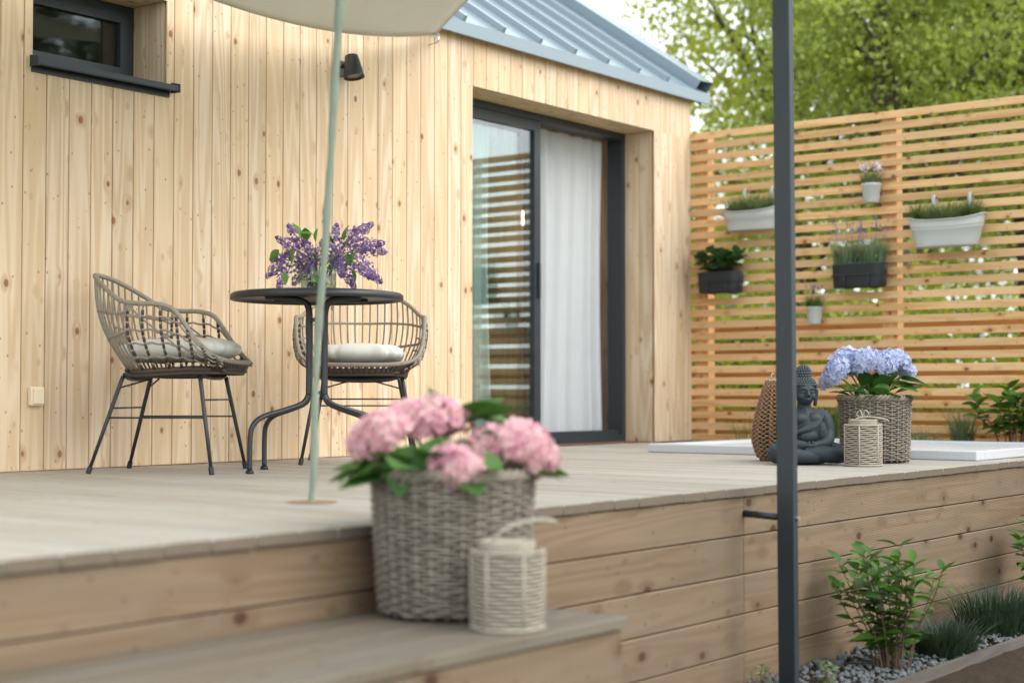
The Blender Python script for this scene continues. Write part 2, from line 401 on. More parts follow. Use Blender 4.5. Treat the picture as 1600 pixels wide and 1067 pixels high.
# ---- house
house = empty('timber_house', (6, YW, 0), label='pale pine clad house with grey standing seam roof', cat='house')
def hl(p): return (p[0] - 6, p[1] - YW, p[2])
wall = empty('wall'); wall.parent = house; wall.location = (0, 0, 0)
EAVE = 2.44
DL, DR, DH = 7.2, 9.2, 2.15           # door opening
WL, WR, WB, WT = 4.145, 4.887, 1.80, 2.195
PW = .1196; px0 = 4.098 - PW * 22; g = .0036
k = 0; xs = [px0 + PW * i for i in range(60) if px0 + PW * i < 9.66] + [9.69]
def add_plank(x0, x1, z0, z1):
    if x1 - x0 < .006: return
    w = x1 - x0; c = .002
    prof = [(g / 2, .0), (c + g / 2, -.0045), (w - c - g / 2, -.0045), (w - g / 2, .0), (w - g / 2, .0026), (g / 2, .0026)]
    link('plank', plank_mesh(('w', round(w, 3), round(z1 - z0, 3)), prof, 'z', z1 - z0, M['wall']), wall, hl((x0, YW, z0)))
for x0, x1 in zip(xs[:-1], xs[1:]):
    segs = [(x0, x1, .004, EAVE)]
    for (l, r_, zb, zt) in ((DL, DR, -1, DH), (WL, WR, WB, WT)):
        out = []
        for (a, c2, z0, z1) in segs:
            if c2 <= l or a >= r_: out.append((a, c2, z0, z1)); continue
            zm0, zm1 = max(z0, zb), min(z1, zt)
            if a < l: out.append((a, l, zm0, zm1))
            if c2 > r_: out.append((r_, c2, zm0, zm1))
            if z0 < zb: out.append((a, c2, z0, zb))
            if zt < z1: out.append((a, c2, zt, z1))
        segs = out
    for s_ in segs: add_plank(*s_)
# backing sheathing with openings
bk = MB()
def wallrect(x0, x1, z0, z1): bk.box(hl((x0, YW + .003, z0)), hl((x1, YW + .22, z1)))
wallrect(1.48, WL - .025, .0, EAVE); wallrect(WL - .025, WR + .025, 0, WB - .025); wallrect(WL - .025, WR + .025, WT + .025, EAVE)
wallrect(WR + .025, DL - .025, 0, EAVE); wallrect(DL - .025, DR + .025, DH + .025, EAVE); wallrect(DR + .025, 9.668, 0, EAVE)
bk.build('sheathing', M['wall_gap'], house)
# reveal boards
rv = empty('reveal'); rv.parent = house
def rbox(name, lo, hi, mat): 
    b = MB(); b.box(tuple(h - l for h, l in zip((0, 0, 0), (0, 0, 0))), tuple(h - l for h, l in zip(hi, lo))); return b.build(name, mat, rv, hl(lo))
M['wall_x'] = wood('pine_soffit', 'x', (.72, .56, .35), (.58, .41, .22), (.25, .10, .035), var=.05, kr=.12)
for (l, r_, zb, zt) in ((DL, DR, 0.0, DH), (WL, WR, WB, WT)):
    ya = YW + .001; ym = YW + .119; yb = YW + .238
    for a, c2 in ((ya, ym), (ym + .003, yb)):
        rbox('reveal_board', (r_ + .0005, a + (.018 if a == ya else 0), zb), (r_ + .02, c2, zt - .002), M['wall'])
        rbox('reveal_board', (l - .02, a + (.018 if a == ya else 0), zb), (l - .0005, c2, zt - .002), M['wall'])
        rbox('reveal_board', (l - .018, a + (.018 if a == ya else 0), zt + .0005), (r_ + .018, c2, zt + .02), M['wall_x'])
# gable wall, back wall and the room behind the door
b = MB(); b.box(hl((9.50, YW + .23, -.1)), hl((9.66, 10.0, 2.5))); b.build('gable_wall', M['wall'], house)
b = MB(); b.box(hl((1.5, 9.8, -.1)), hl((9.5, 10.0, 2.5))); b.build('back_wall', M['interior'], house)
b = MB(); b.box(hl((1.5, YW + .225, -.1)), hl((1.6, 9.8, 2.5))); b.build('side_wall', M['interior'], house)
b = MB(); b.box(hl((5.6, YW + .24, -.1)), hl((5.7, 9.79, 2.4))); b.build('partition', M['interior'], house)
b = MB(); b.box(hl((5.7, YW + .24, -.08)), hl((9.49, 9.79, -.005))); b.build('room_floor', M['interior_wood'], house)
b = MB(); b.box(hl((1.6, YW + .24, 2.42)), hl((9.49, 9.79, 2.46))); b.build('room_ceiling', M['interior'], house)
# interior wardrobe and cabinet so the room is not bare
w_ = empty('wardrobe', (8.0, 9.45, 0), label='brown wardrobe at the back of the room behind the glass', cat='wardrobe')
for i in range(4):
    b = MB(); b.box((-.9 + i * .45 + .003, -.3, .05), (-.9 + i * .45 + .447, -.28, 2.1)); b.build('door_panel', M['interior_wood'], w_)
    b = MB(); b.tube([(-.9 + i * .45 + .4, -.32, .95), (-.9 + i * .45 + .4, -.32, 1.15)], .008); b.build('handle', M['black'], w_)
b = MB(); b.box((-.92, -.279, 0), (.92, .3, 2.13)); b.build('carcass', M['interior_wood'], w_)

# window
win = empty('window'); win.parent = house
fy = YW + .235
def frame_mesh(l, r_, zb, zt, w, y0, y1):
    b = MB(); b.box(hl((l, y0, zb)), hl((r_, y1, zb + w))); b.box(hl((l, y0, zt - w)), hl((r_, y1, zt)))
    b.box(hl((l, y0, zb + w)), hl((l + w, y1, zt - w))); b.box(hl((r_ - w, y0, zb + w)), hl((r_, y1, zt - w))); return b
frame_mesh(WL + .002, WR - .002, WB + .001, WT - .001, .05, fy, fy + .07).build('frame', M['anth'], win)
frame_mesh(WL + .045, WR - .045, WB + .045, WT - .045, .045, fy - .012, fy + .05).build('sash', M['anth'], win)
b = MB(); b.box(hl((WL + .088, fy + .01, WB + .088)), hl((WR - .088, fy + .016, WT - .088))); b.build('pane', M['glass_win'], win)
b = MB(); b.prism([(YW - .062 - YW, 1.764), (YW - .060 - YW, 1.757), (YW - .056 - YW, 1.764), (-.056, 1.783), (.236, 1.803), (.236, 1.806), (-.062, 1.788)], 'x', WL - .012 - 6, WR + .028 - 6)
b.build('sill', M['anth'], win)
for xx in (WL - .018, WR + .028):
    b = MB(); b.prism([(-.066, 1.755), (.01, 1.76), (.01, 1.812), (-.066, 1.796)], 'x', xx - 6, xx + .006 - 6); b.build('sill_cap', M['anth'], win)
b = MB(); b.box(hl((WL - .012, YW - .014, 1.735)), hl((WR + .012, YW - .006, 1.775))); b.build('sill_shadow_band', M['black'], win)  # added black strip stands in for the shadow and drip under the sill

# sliding door
door = empty('sliding_door'); door.parent = house
dy = YW + .235
frame_mesh(DL + .002, DR - .002, .004, DH - .002, .045, dy, dy + .12).build('frame', M['anth'], door)
b = MB(); b.box(hl((8.217, dy + .02, .0495)), hl((DR - .0475, dy + .1, .082))); b.build('track', M['anth'], door)
for nm, l, r_, y0 in (('fixed_leaf', DL + .046, 8.205, dy + .065), ('sliding_leaf', DL + .048, 8.215, dy + .012)):
    f = frame_mesh(l, r_, .05, DH - .048, (.065 if nm == 'sliding_leaf' else .045), y0, y0 + .045).build(nm, M['anth'], door)
    w = .062 if nm == 'sliding_leaf' else .042
    b = MB(); b.box(hl((l + w, y0 + .018, .05 + w)), hl((r_ - w, y0 + .024, DH - .048 - w))); b.build('pane', M['glass'], f)
b = MB(); b.box(hl((8.178, dy - .004, .95)), hl((8.198, dy + .0115, 1.18))); b.build('handle', M['anth'], door)
b = MB(); b.box(hl((DL, YW + .03, -.001)), hl((DR, dy - .001, .006))); b.build('threshold', M['deck_dark'], door)
# curtains
def curtain(x0, x1, y, amp, folds, label, flare=0.0, z0=.035):
    b = MB(); n = 120; m = 14
    for j in range(m + 1):
        z = z0 + (2.1 - z0) * j / m
        for i in range(n + 1):
            s_ = i / n; q = 1 - j / m
            x = x0 + (x1 - x0) * s_ + flare * q * (s_ - .5) * 2 + .02 * math.sin(q * 4 + s_ * 3)
            ph = s_ * folds * 2 * math.pi + 1.5 * math.sin(s_ * 7 + 1) + q * .5
            b.v.append((x, y + amp * (.55 + .5 * q) * (math.sin(ph) + .35 * math.sin(2.3 * ph + 1)), z))
    for j in range(m):
        for i in range(n):
            a = j * (n + 1) + i; b.f.append((a, a + 1, a + n + 2, a + n + 1))
    b.v = [(x - x0, yy - y, z) for x, yy, z in b.v]
    return tag(b.build('curtain', M['curtain'], None, (x0, y, 0), True), label, 'curtain')
curtain(8.37, 9.17, 6.195, .026, 5, 'white linen curtain hanging in the open half of the door')
curtain(7.32, 8.0, 6.30, .03, 7, 'pale curtain gathered behind the left door pane', .02)
pl = empty('pendant_lamp', (9.27, 6.95, 0), label='small glowing lamp seen inside through the door glass', cat='lamp')
b = MB(); b.lathe([(0, 1.69), (.025, 1.685), (.034, 1.66), (.035, 1.59), (.028, 1.575), (0, 1.572)], 20); b.build('globe', M['glow'], pl, (0, 0, 0), True)
b = MB(); b.tube([(0, 0, 1.7), (0, 0, 2.42)], .006); b.lathe([(0, 1.76), (.03, 1.75), (.034, 1.695), (0, 1.694)], 16); b.build('cord', M['black'], pl)

# roof
roof = empty('roof'); roof.parent = house
SL = math.atan(.684); ye, ze = YW - .055, 2.495
RX0, RX1 = 1.4, 9.83
Mroof = Matrix.Translation(hl((0, ye, ze))) @ Matrix.Rotation(SL, 4, 'X')
def rp(b): b.v = [tuple(Mroof @ Vector(p)) for p in b.v]; return b
LEN = 4.2
b = MB(); b.box((RX0, -.004, -.03), (RX1, LEN, 0)); rp(b).build('sheet', M['roof'], roof)
for i in range(-14, 8):
    x = 7.079 + .3745 * i
    if x < RX0 + .1 or x > 9.6: continue
    b = MB(); b.prism([(x - .016, .0005), (x + .016, .0005), (x + .010, .034), (x - .010, .034)], 'y', .025, LEN); rp(b).build('seam', M['roof'], roof)
b = MB(); b.prism([(RX1 - .135, .001), (RX1 - .13, .075), (RX1 + .035, .085), (RX1 + .035, -.10), (RX1 + .031, -.10), (RX1 + .031, .079), (RX1 - .124, .069), (RX1 - .129, .001)], 'y', .02, LEN); rp(b).build('verge_cap', M['roof'], roof)
b = MB(); b.prism([(ye - YW - .012, 2.418), (ye - YW - .008, 2.414), (ye - YW - .002, 2.42), (ye - YW - .002, 2.497), (ye - YW - .012, 2.494)], 'x', RX0 - 6, RX1 + .03 - 6); b.build('eave_trim', M['roof'], roof)
b = MB(); b.box(hl((RX0, ye - .001, 2.444)), hl((RX1, YW + .2, 2.468))); b.build('soffit', M['wall_gap'], roof)
b = MB(); b.raw([hl((RX1 - .15, y, z)) for y, z in ((YW + .2, 2.46), (9.95, 2.46), (9.95, 2.44 + (9.95 - ye) * .684), (YW + .2, 2.47))] , [(0, 1, 2, 3)]); b.build('gable', M['wall_gap'], roof)

# wall lamp
wl = empty('wall_lamp', (6.065, YW - .006, 2.065), label='small black cone wall lamp on the pine cladding', cat='lamp')
b = MB(); b.lathe([(0, .062), (.030, .062), (.035, .058), (.056, -.056), (.057, -.062), (.053, -.062), (.034, .04), (0, .045)], 28); b.build('shade', M['black'], wl, (0, -.095, 0), True, rot=(R(-10), R(0), 0))
b = MB(); b.lathe([(0, -.03), (.036, -.034), (.040, -.052), (0, -.050)], 20); b.build('lens', plain('lamp_lens', (.35, .3, .22), .3), wl, (0, -.095, 0), True, rot=(R(-10), 0, 0))
b = MB(); b.box((-.03, -.014, -.04), (.03, 0, .04)); b.tube([(0, -.01, .01), (0, -.06, .015)], .012, 8); b.build('mount', M['black'], wl)
# switch box
sb = empty('wall_socket', (4.165, YW - .005, .325), label='small cream socket box low on the pine wall', cat='socket')
b = MB(); b.box((-.034, -.03, -.042), (.034, 0, .042)); o = b.build('housing', M['plastic'], sb)
m_ = o.modifiers.new('bevel', 'BEVEL'); m_.width = .008; m_.segments = 3
b = MB(); b.box((-.027, -.038, -.033), (.027, -.031, .033)); o = b.build('cover', M['plastic'], sb); m_ = o.modifiers.new('bevel', 'BEVEL'); m_.width = .003; m_.segments = 2

# ---- slatted fence
fence = empty('slatted_fence', (XF, 3.5, 0), label='tall larch fence of thin horizontal slats beside the house', cat='fence')
sp = [(0, 0), (.02, 0), (.02, .048), (.003, .048), (0, .045), (0, .003)]    # (x,z)
FY0, FY1 = 1.0, 5.794
for i in range(28):
    z = 2.193 - .048 - i * .0793
    link('slat', plank_mesh('slat', sp, 'y', FY1 - FY0, M['slat']), fence, (random.uniform(-.0015, .0015), FY0 - 3.5 + random.uniform(0, .004), z + random.uniform(-.001, .001)), (random.uniform(-.0007, .0007), 0, random.uniform(-.0006, .0006)))
for y0 in (5.665, 4.24, 2.82, 1.4):
    bb = MB(); bb.box((.0215, y0 - 3.5, -.7), (.11, y0 + .105 - 3.5, 2.17)); bb.build('post', M['post_wood'], fence)
# low fence behind it
low = empty('low_plank_fence', (10.55, 3.5, ZG), label='low orange plank fence behind the slatted fence', cat='fence')
lp = [(0, 0), (.022, 0), (.022, .095), (0, .095)]
for i in range(8):
    link('plank', plank_mesh('low', lp, 'y', 7.2, M['low_plank']), low, (0, -2.6, 1.47 - i * .158))
for y0 in (-1.9, .15, 1.95, 3.6):
    bb = MB(); bb.box((.024, y0, -.02), (.11, y0 + .09, 1.58)); bb.build('post', M['low_plank'], low)
# planting bed behind tub
b = MB(); b.box((9.252, 1.0, ZG - .3), (9.675, 5.79, .002)); o = b.build('planting_bed', M['soil'], kind='structure')

# ---- white tub rim
tub = empty('white_tub_surround', (7.62, 2.92, 0), label='low white surround set on the deck in front of the fence', cat='tub')
TX, TY, TW = 1.58, 1.93, .11
for nm, lo, hi in (('side', (0, 0, .0015), (TW, TY, .05)), ('side', (TX - TW, 0, .0015), (TX, TY, .05)), ('side', (TW, 0, .0015), (TX - TW, TW, .05)), ('side', (TW, TY - TW, .0015), (TX - TW, TY, .05))):
    bb = MB(); bb.box(lo, hi); o = bb.build(nm, M['tub'], tub); m_ = o.modifiers.new('bevel', 'BEVEL'); m_.width = .006; m_.segments = 2
bb = MB(); bb.box((TW + .001, TW + .001, .0015), (TX - TW - .001, TY - TW - .001, .036)); bb.build('cover', M['tub'], tub)

# ---- shade sail, post, pole
A_, C_, B_, D_ = Vector((6.79, 5.74, 2.375)), Vector((3.0, 5.5, 2.6)), Vector((5.0, 2.66, 2.72)), Vector((1.6, 2.7, 2.75))
def sail_pt(u, v):
    p = A_ * (1 - u) * (1 - v) + C_ * u * (1 - v) + B_ * (1 - u) * v + D_ * u * v
    p = p.copy(); p.z -= 4 * u * (1 - u) * (.30 * (1 - v) + .08 * v) + 4 * v * (1 - v) * (.03 * (1 - u) + .1 * u)
    inn = .10 * 4 * u * (1 - u)
    p.y += (-.06 * 4 * u * (1 - u)) * (1 - v) + inn * v
    p.x += -.10 * 4 * v * (1 - v) * (1 - u)
    return p
b = MB(); n = 40
for i in range(n + 1):
    for j in range(n + 1): b.v.append(tuple(sail_pt(i / n, j / n)))
for i in range(n):
    for j in range(n): a = i * (n + 1) + j; b.f.append((a, a + 1, a + n + 2, a + n + 1))
sail = empty('shade_sail', (0, 0, 0), label='cream canvas shade sail stretched overhead from the house', cat='sail')
o = b.build('canvas', M['sail'], sail, smooth=True); m_ = o.modifiers.new('thick', 'SOLIDIFY'); m_.thickness = .003
b = MB(); b.tube([tuple(sail_pt(u, 0)) for u in np.linspace(0, 1, 41)], .006, 6); b.tube([tuple(sail_pt(0, u)) for u in np.linspace(0, 1, 41)], .006, 6); b.build('hem', M['sail'], sail, smooth=True)
b = MB(); q = A_
b.tube([(q.x + .022 * math.cos(a), q.y - .01 , q.z - .012 + .022 * math.sin(a)) for a in np.linspace(0, 2 * math.pi, 14)[:-1]], .0035, 6, closed=True)
b.tube(catmull([(q.x + .01, YW, q.z - .05), (q.x + .01, YW - .05, q.z - .05), (q.x + .02, YW - .07, q.z - .03), (q.x + .01, YW - .06, q.z - .012)], 5), .004, 6)
b.build('hook', plain('zinc', (.55, .56, .57), .3, .9), sail, smooth=True)

post = empty('steel_post', (5.0, 2.60, ZG), label='dark grey square steel post standing before the deck', cat='post')
b = MB(); b.prism([(-.017, -.033), (.017, -.033), (.017, .033), (-.017, .033)], 'z', 0, 3.46)
o = b.build('shaft', M['steel_post'], post, rot=(R(.0), R(-.45), 0)); m_ = o.modifiers.new('bevel', 'BEVEL'); m_.width = .003; m_.segments = 2
b = MB(); b.tube([(0, .03, .622), (0, .177, .628)], .0125, 12); b.build('bar', M['steel_post'], post, smooth=True)
b = MB(); b.tube([(-.0165, -.033, .62), (-.0165, -.043, .62)], .009, 6); b.build('bolt', plain('zinc_bolt', (.5, .5, .5), .35, .9), post, (.017, 0, 0))
b = MB(); b.box((-.07, -.07, 0), (.07, .07, .01)); b.build('foot_plate', M['steel_post'], post)

pm = NT('pole_bark'); v, _ = pm.coords(False); n1 = pm.noise(pm.vscale(v, (1, 1, .25)), 60, 4, .65); n2 = pm.noise(v, 9, 3, .6)
pc = pm.mix(n1, (.15, .185, .145), (.28, .325, .255)); pc = pm.mix(pm.step(n2, .55, .68), pc, (.22, .19, .16))
pole = empty('slender_pole', (3.51, 3.466, 0), label='slender crooked greenish pole rising through the deck to the sail', cat='pole')
pts = [(0, 0, -.2), (0, 0, 0), (.001, -.007, .089), (-.001, -.013, .268), (-.002, -.021, .446), (0, -.033, .605), (.005, -.047, .764), (.006, -.058, .922), (.008, -.069, 1.081), (.010, -.080, 1.26), (.012, -.093, 1.438), (.014, -.102, 1.557), (.02, -.13, 2.0), (.03, -.15, 2.58)]
pp = catmull(pts, 5); rr = [.0115 + .001 * math.sin(i * 1.7) + .0045 * min(1, max(0, (p[2] - 1.2) / .4)) + .0015 * math.sin(i * .6) for i, p in enumerate(pp)]
b = MB(); b.tube(pp, rr, 10); b.build('stake', pm.surf(pm.principled(pc, .8, normal=pm.bump(n1, .5, .003), spec=.2)), pole, smooth=True)
b = MB(); b.lathe([(0, .0012), (.076, .0012), (.079, .0022), (.074, .0034), (.014, .0036)], 36); b.build('collar', plain('collar_wood', (.24, .16, .10), .8), pole)

# ================================================================== FURNITURE
def chair(loc, rz, label):
    root = empty('rattan_armchair', loc, rz, label, 'chair', 'rattan armchairs at the round table')
    us = [0, .06, .11, .16, .20, .235, .27, .32, .36, .40, .45, .5]
    rim = [(.292, 0, .47), (.268, .18, .475), (.222, .265, .50), (.165, .295, .56), (.113, .306, .635), (.068, .31, .688), (.0, .312, .708), (-.09, .306, .711), (-.165, .287, .727), (-.25, .228, .785), (-.325, .13, .835), (-.355, 0, .85)]
    bas = [(.265, 0, .442), (.255, .13, .442), (.225, .19, .44), (.17, .215, .44), (.12, .22, .44), (.07, .22, .437), (.02, .22, .435), (-.06, .215, .43), (-.11, .20, .428), (-.15, .165, .428), (-.185, .09, .43), (-.195, 0, .43)]
    def full(h): return h + [(x, -y, z) for x, y, z in h[-2:0:-1]]
    ru = us + [1 - q for q in us[-2:0:-1]]
    def ev(P, u):
        u %= 1.0; P = full(P); m = len(P); uu = ru + [1.0]
        for i in range(m):
            if uu[i] <= u <= uu[i + 1]: break
        t = (u - uu[i]) / (uu[i + 1] - uu[i]); a, b_, c, d = [np.array(P[(i + k) % m]) for k in (-1, 0, 1, 2)]
        return .5 * (2 * b_ + (c - a) * t + (2 * a - 5 * b_ + 4 * c - d) * t * t + (3 * b_ - a - 3 * c + d) * t ** 3)
    def S(u, v):
        B, Rm = ev(bas, u), ev(rim, u); p = B + (Rm - B) * v
        out = np.array([B[0] - .03, B[1], 0]); out /= (np.linalg.norm(out) + 1e-6)
        return p + out * .045 * math.sin(math.pi * v) ** 1.0
    b = MB(); b.tube([S(u, 1) for u in np.linspace(0, 1, 97)[:-1]], .0105, 8, closed=True); b.build('rim', M['wicker'], root, smooth=True)
    b = MB()
    for u in np.linspace(.345, .655, 23): b.tube([S(u, v) for v in np.linspace(0, 1, 10)], .0045, 5)
    for v0, v1 in ((.9, .62), (.62, .30)):
        b.tube([S(u, v1 + (v0 - v1) * abs((u - .5) / .17) ** 2) for u in np.linspace(.33, .67, 33)], .0065, 6)
    b.build('back_ribs', M['wicker'], root, smooth=True, kind='stuff')
    for sgn in (0, 1):
        b = MB(); d = MB(); f = (lambda u: u) if sgn == 0 else (lambda u: 1 - u)
        for u in (.115, .15, .19, .225, .262, .30, .335):
            path = [S(f(u), v) for v in np.linspace(0, 1, 12)]; b.tube(path, .005, 6)
            for v in np.arange(.03, .93, .1):
                d.tube([S(f(u), v), S(f(u), v + .07)], .0066, 6)
        for v in (.2, .4, .6, .8):
            b.tube([S(f(u), v) + np.array([0, 0, .004 * math.sin(u * 180)]) for u in np.linspace(.10, .37, 30)], .0045, 6)
        b.tube([S(f(u), .2 + .8 * ((u - .2) / .14)) for u in np.linspace(.2, .34, 14)], .0045, 5)
        b.build('arm_weave', M['wicker'], root, smooth=True, kind='stuff'); d.build('binding', M['wicker_dark'], root, smooth=True, kind='stuff')
    b = MB()
    ring = [ev(bas, u) for u in np.linspace(0, 1, 65)[:-1]]
    for k in range(-9, 10):
        y = k * .0225; xs_ = [p[0] for p in ring if abs(p[1] - y) < .014]
        if len(xs_) > 1: b.tube([(min(xs_), y, .436), (0, y, .43), (max(xs_), y, .441)], .009, 6)
    for k in range(11):
        x = -.17 + k * .042; ys_ = [p[1] for p in ring if abs(p[0] - x) < .03]
        if len(ys_) > 1: b.tube([(x, min(ys_), .434), (x, max(ys_), .434)], .009, 6)
    b.tube(ring, .013, 8, closed=True)
    b.tube([p + np.array([0, 0, -.016]) for p in ring], .009, 6, closed=True)
    for u in np.linspace(-.12, .12, 25): b.tube([S(u, 0) - np.array([0, 0, .012]), S(u, 1)], .0075, 6)
    b.build('seat_weave', M['wicker_dark'], root, smooth=True, kind='stuff')
    b = MB(); rl = catmull([(-.175, .185, .417), (-.1, .19, .41), (.1, .2, .413), (.155, .2, .42)], 4)
    b.tube(rl, .0085, 8); b.tube([(x, -y, z) for x, y, z in rl], .0085, 8)
    b.tube(catmull([(.155, .2, .42), (.165, .1, .405), (.165, -.1, .405), (.155, -.2, .42)], 5), .0085, 8)
    b.tube(catmull([(-.175, .185, .417), (-.18, .1, .40), (-.18, -.1, .40), (-.175, -.185, .417)], 5), .0085, 8)
    b.build('seat_frame', M['black'], root, smooth=True)
    rear = lambda s, z: (-.178 - .125 * (1 - z / .417), s * (.185 + .075 * (1 - z / .417)), z)
    fro = lambda s, z: (.155 + .075 * (1 - z / .42), s * (.2 + .075 * (1 - z / .42)), z)
    for s in (1, -1):
        for fn in (rear, fro):
            b = MB(); p0 = fn(s, .41); b.tube([fn(s, 0.006), fn(s, .2), fn(s, .38), p0], [.0075, .009, .0095, .0095], 8)
            lg = b.build('leg', M['black'], root, smooth=True)
            b = MB(); b.tube([fn(s, .001), fn(s, .03)], .0115, 8); b.build('foot_cap', M['planter_black'], lg)
    b = MB()
    for s in (1, -1): b.tube([rear(s, .235), fro(s, .235)], .0042, 6)
    b.tube([rear(1, .275), rear(-1, .275)], .0042, 6); b.tube([fro(1, .31), fro(-1, .31)], .0042, 6)
    b.tube([rear(1, .36), (-.1, .05, .40)], .004, 6); b.tube([rear(-1, .36), (-.1, -.05, .40)], .004, 6)
    b.build('stretcher', M['black'], root, smooth=True)
    return root
def cushion(loc, rz, label):
    b = MB(); n, m = 64, 14
    for j in range(m + 1):
        th = math.pi * j / m; h = math.cos(th); rr = math.sin(th) ** .55 if 0 < j < m else 0
        for k in range(n):
            a = 2 * math.pi * k / n; ca, sa = math.cos(a), math.sin(a)
            x = .25 * math.copysign(abs(ca) ** .55, ca); y = .215 * math.copysign(abs(sa) ** .5, sa)
            crease = 1 - .055 * max(0, math.sin(a * 16)) ** 6 * (1 if rr > .6 else .3)
            zz = h * .058 * (1 - .12 * (1 - rr)) * (.95 + .05 * math.cos(a * 5))
            tuft = -.012 * math.exp(-((x * rr - .08) ** 2 + (y * rr - .08) ** 2) / .002) - .012 * math.exp(-((x * rr - .08) ** 2 + (y * rr + .08) ** 2) / .002) if h > 0 else 0
            b.v.append((x * rr * crease, y * rr * crease, zz + tuft))
    for j in range(m):
        for k in range(n): k2 = (k + 1) % n; b.f.append((j * n + k, (j + 1) * n + k, (j + 1) * n + k2, j * n + k2))
    o = b.build('seat_cushion', M['cushion'], None, loc, True, rot=(0, R(-2), rz)); m_ = o.modifiers.new('sub', 'SUBSURF'); m_.levels = 1; m_.render_levels = 1
    return tag(o, label, 'cushion')
ca = HEAD - R(90)                 # camera right
chair((4.542, 5.297, 0), ca - R(5), 'grey rattan armchair on the left turned in profile to the table')
cushion((4.547, 5.288, .522), ca - R(5), 'pale grey cushion on the rattan chair seen in profile')
c2 = HEAD + R(180) + R(4)
chair((5.64, 5.24, 0), c2, 'grey rattan armchair facing forward behind the round table')
cushion((5.622, 5.226, .522), c2, 'pale grey cushion on the rattan chair behind the table')

table = empty('round_table', (4.89, 4.80, 0), ca, 'round black metal bistro table on four curved legs', 'table')
b = MB(); b.lathe([(0, .772), (.34, .772), (.362, .769), (.372, .760), (.373, .742), (.368, .737), (.36, .738), (.352, .748), (.33, .752), (0, .752)], 72); b.build('table_top', M['black'], table, smooth=True)
for sx in (1, -1):
    for sy in (1, -1):
        path = catmull([(.20 * sx, .14 * sy, .744), (.10 * sx, .07 * sy, .743), (.055 * sx, .042 * sy, .733), (.036 * sx, .03 * sy, .70), (.033 * sx, .028 * sy, .62), (.033 * sx, .028 * sy, .36), (.036 * sx, .03 * sy, .325), (.06 * sx, .048 * sy, .292), (.13 * sx, .10 * sy, .265), (.205 * sx, .155 * sy, .24), (.243 * sx, .184 * sy, .205), (.255 * sx, .193 * sy, .15), (.256 * sx, .194 * sy, .008)], 5)
        b = MB(); b.tube(path, .0112, 10); lg = b.build('leg', M['black'], table, smooth=True)
        b = MB(); b.lathe([(0, .001), (.017, .001), (.018, .006), (.0165, .014), (.0, .014)], 16, .256 * sx, .194 * sy); b.build('foot_cap', M['planter_black'], lg, smooth=True)
for z in (.655, .34):
    b = MB(); b.box((-.034, -.03, z - .008), (.034, .03, z + .008)); b.build('brace', M['black'], table)

# vase with lilac
TC = Vector((4.89, 4.80, .772)); cr = Vector((math.cos(ca), math.sin(ca), 0)); cf = Vector((math.cos(HEAD), math.sin(HEAD), 0))
vs = empty('glass_vase', TC + cr * .005, 0, 'low clear glass cylinder vase on the black table', 'vase')
b = MB(); b.lathe([(0, .0015), (.076, .0015), (.078, .006), (.078, .108), (.0765, .110), (.075, .108), (.075, .012), (0, .012)], 40); b.build('vessel', M['vase'], vs, smooth=True)
b = MB(); b.lathe([(0, .0125), (.0742, .0125), (.0742, .08), (0, .0802)], 40); b.build('water', M['vase'], vs, smooth=True)
def petal_floret(b, c, nrm, size, rot, cup=.3, npet=4):
    n = np.array(nrm); n = n / np.linalg.norm(n); up = np.array([0, 0, 1.]) if abs(n[2]) < .9 else np.array([1., 0, 0])
    u = np.cross(n, up); u /= np.linalg.norm(u); w = np.cross(n, u); c = np.array(c)
    for k in range(npet):
        a = rot + 2 * math.pi * k / npet; d = u * math.cos(a) + w * math.sin(a); e = -u * math.sin(a) + w * math.cos(a)
        b.face([c, c + d * size * .55 + e * size * .42 + n * size * cup * .6, c + d * size + n * size * cup * .7, c + d * size * .55 - e * size * .42 + n * size * cup * .6])
def leaf_mesh(name, L, W, mat, fold=.25, droop=.25, serr=0.0, n=7):
    b = MB()
    for i in range(n + 1):
        t = i / n; w = W * (math.sin(math.pi * t ** .8) ** .85) if 0 < i < n else .001
        if serr and i % 2: w *= 1 - serr
        z = -droop * L * t * t
        b.v += [(L * t, -w / 2, z + fold * w / 2), (L * t, 0, z), (L * t, w / 2, z + fold * w / 2)]
    for i in range(n):
        a = 3 * i; b.f += [(a, a + 3, a + 4, a + 1), (a + 1, a + 4, a + 5, a + 2)]
    return b.mesh(name, mat, True)
def aim(d, roll=0):
    """euler that takes local +X to direction d with local +Z as upright as possible"""
    x = Vector(d).normalized(); z = Vector((0, 0, 1)); y = z.cross(x)
    if y.length < 1e-3: y = Vector((0, 1, 0))
    y.normalize(); z = x.cross(y)
    m = Matrix((x, y, z)).transposed() @ Matrix.Rotation(roll, 3, 'X'); return m.to_euler()
lil = empty('lilac_bouquet', TC + cr * .005 + Vector((0, 0, .001)), 0, 'bunch of purple lilac branches standing in the glass vase', 'bouquet')
pan = []
for q in range(4):
    b = MB(); rg = random.Random(q)
    for i in range(190):
        t = rg.random() ** .85; a = rg.random() * 6.283; r_ = .036 * (1 - t) ** .7 * (1 + .25 * math.sin(t * 22 + q)) + .004
        p = (.125 * t, r_ * math.cos(a), r_ * math.sin(a)); petal_floret(b, p, (rg.uniform(-.1, .6), math.cos(a), math.sin(a)), .0075 * (1.1 - .45 * t), rg.random() * 2)
    b.tube([(-.06, 0, 0), (.115, 0, 0)], .002, 5); pan.append(b.mesh('panicle', M['lilac']))
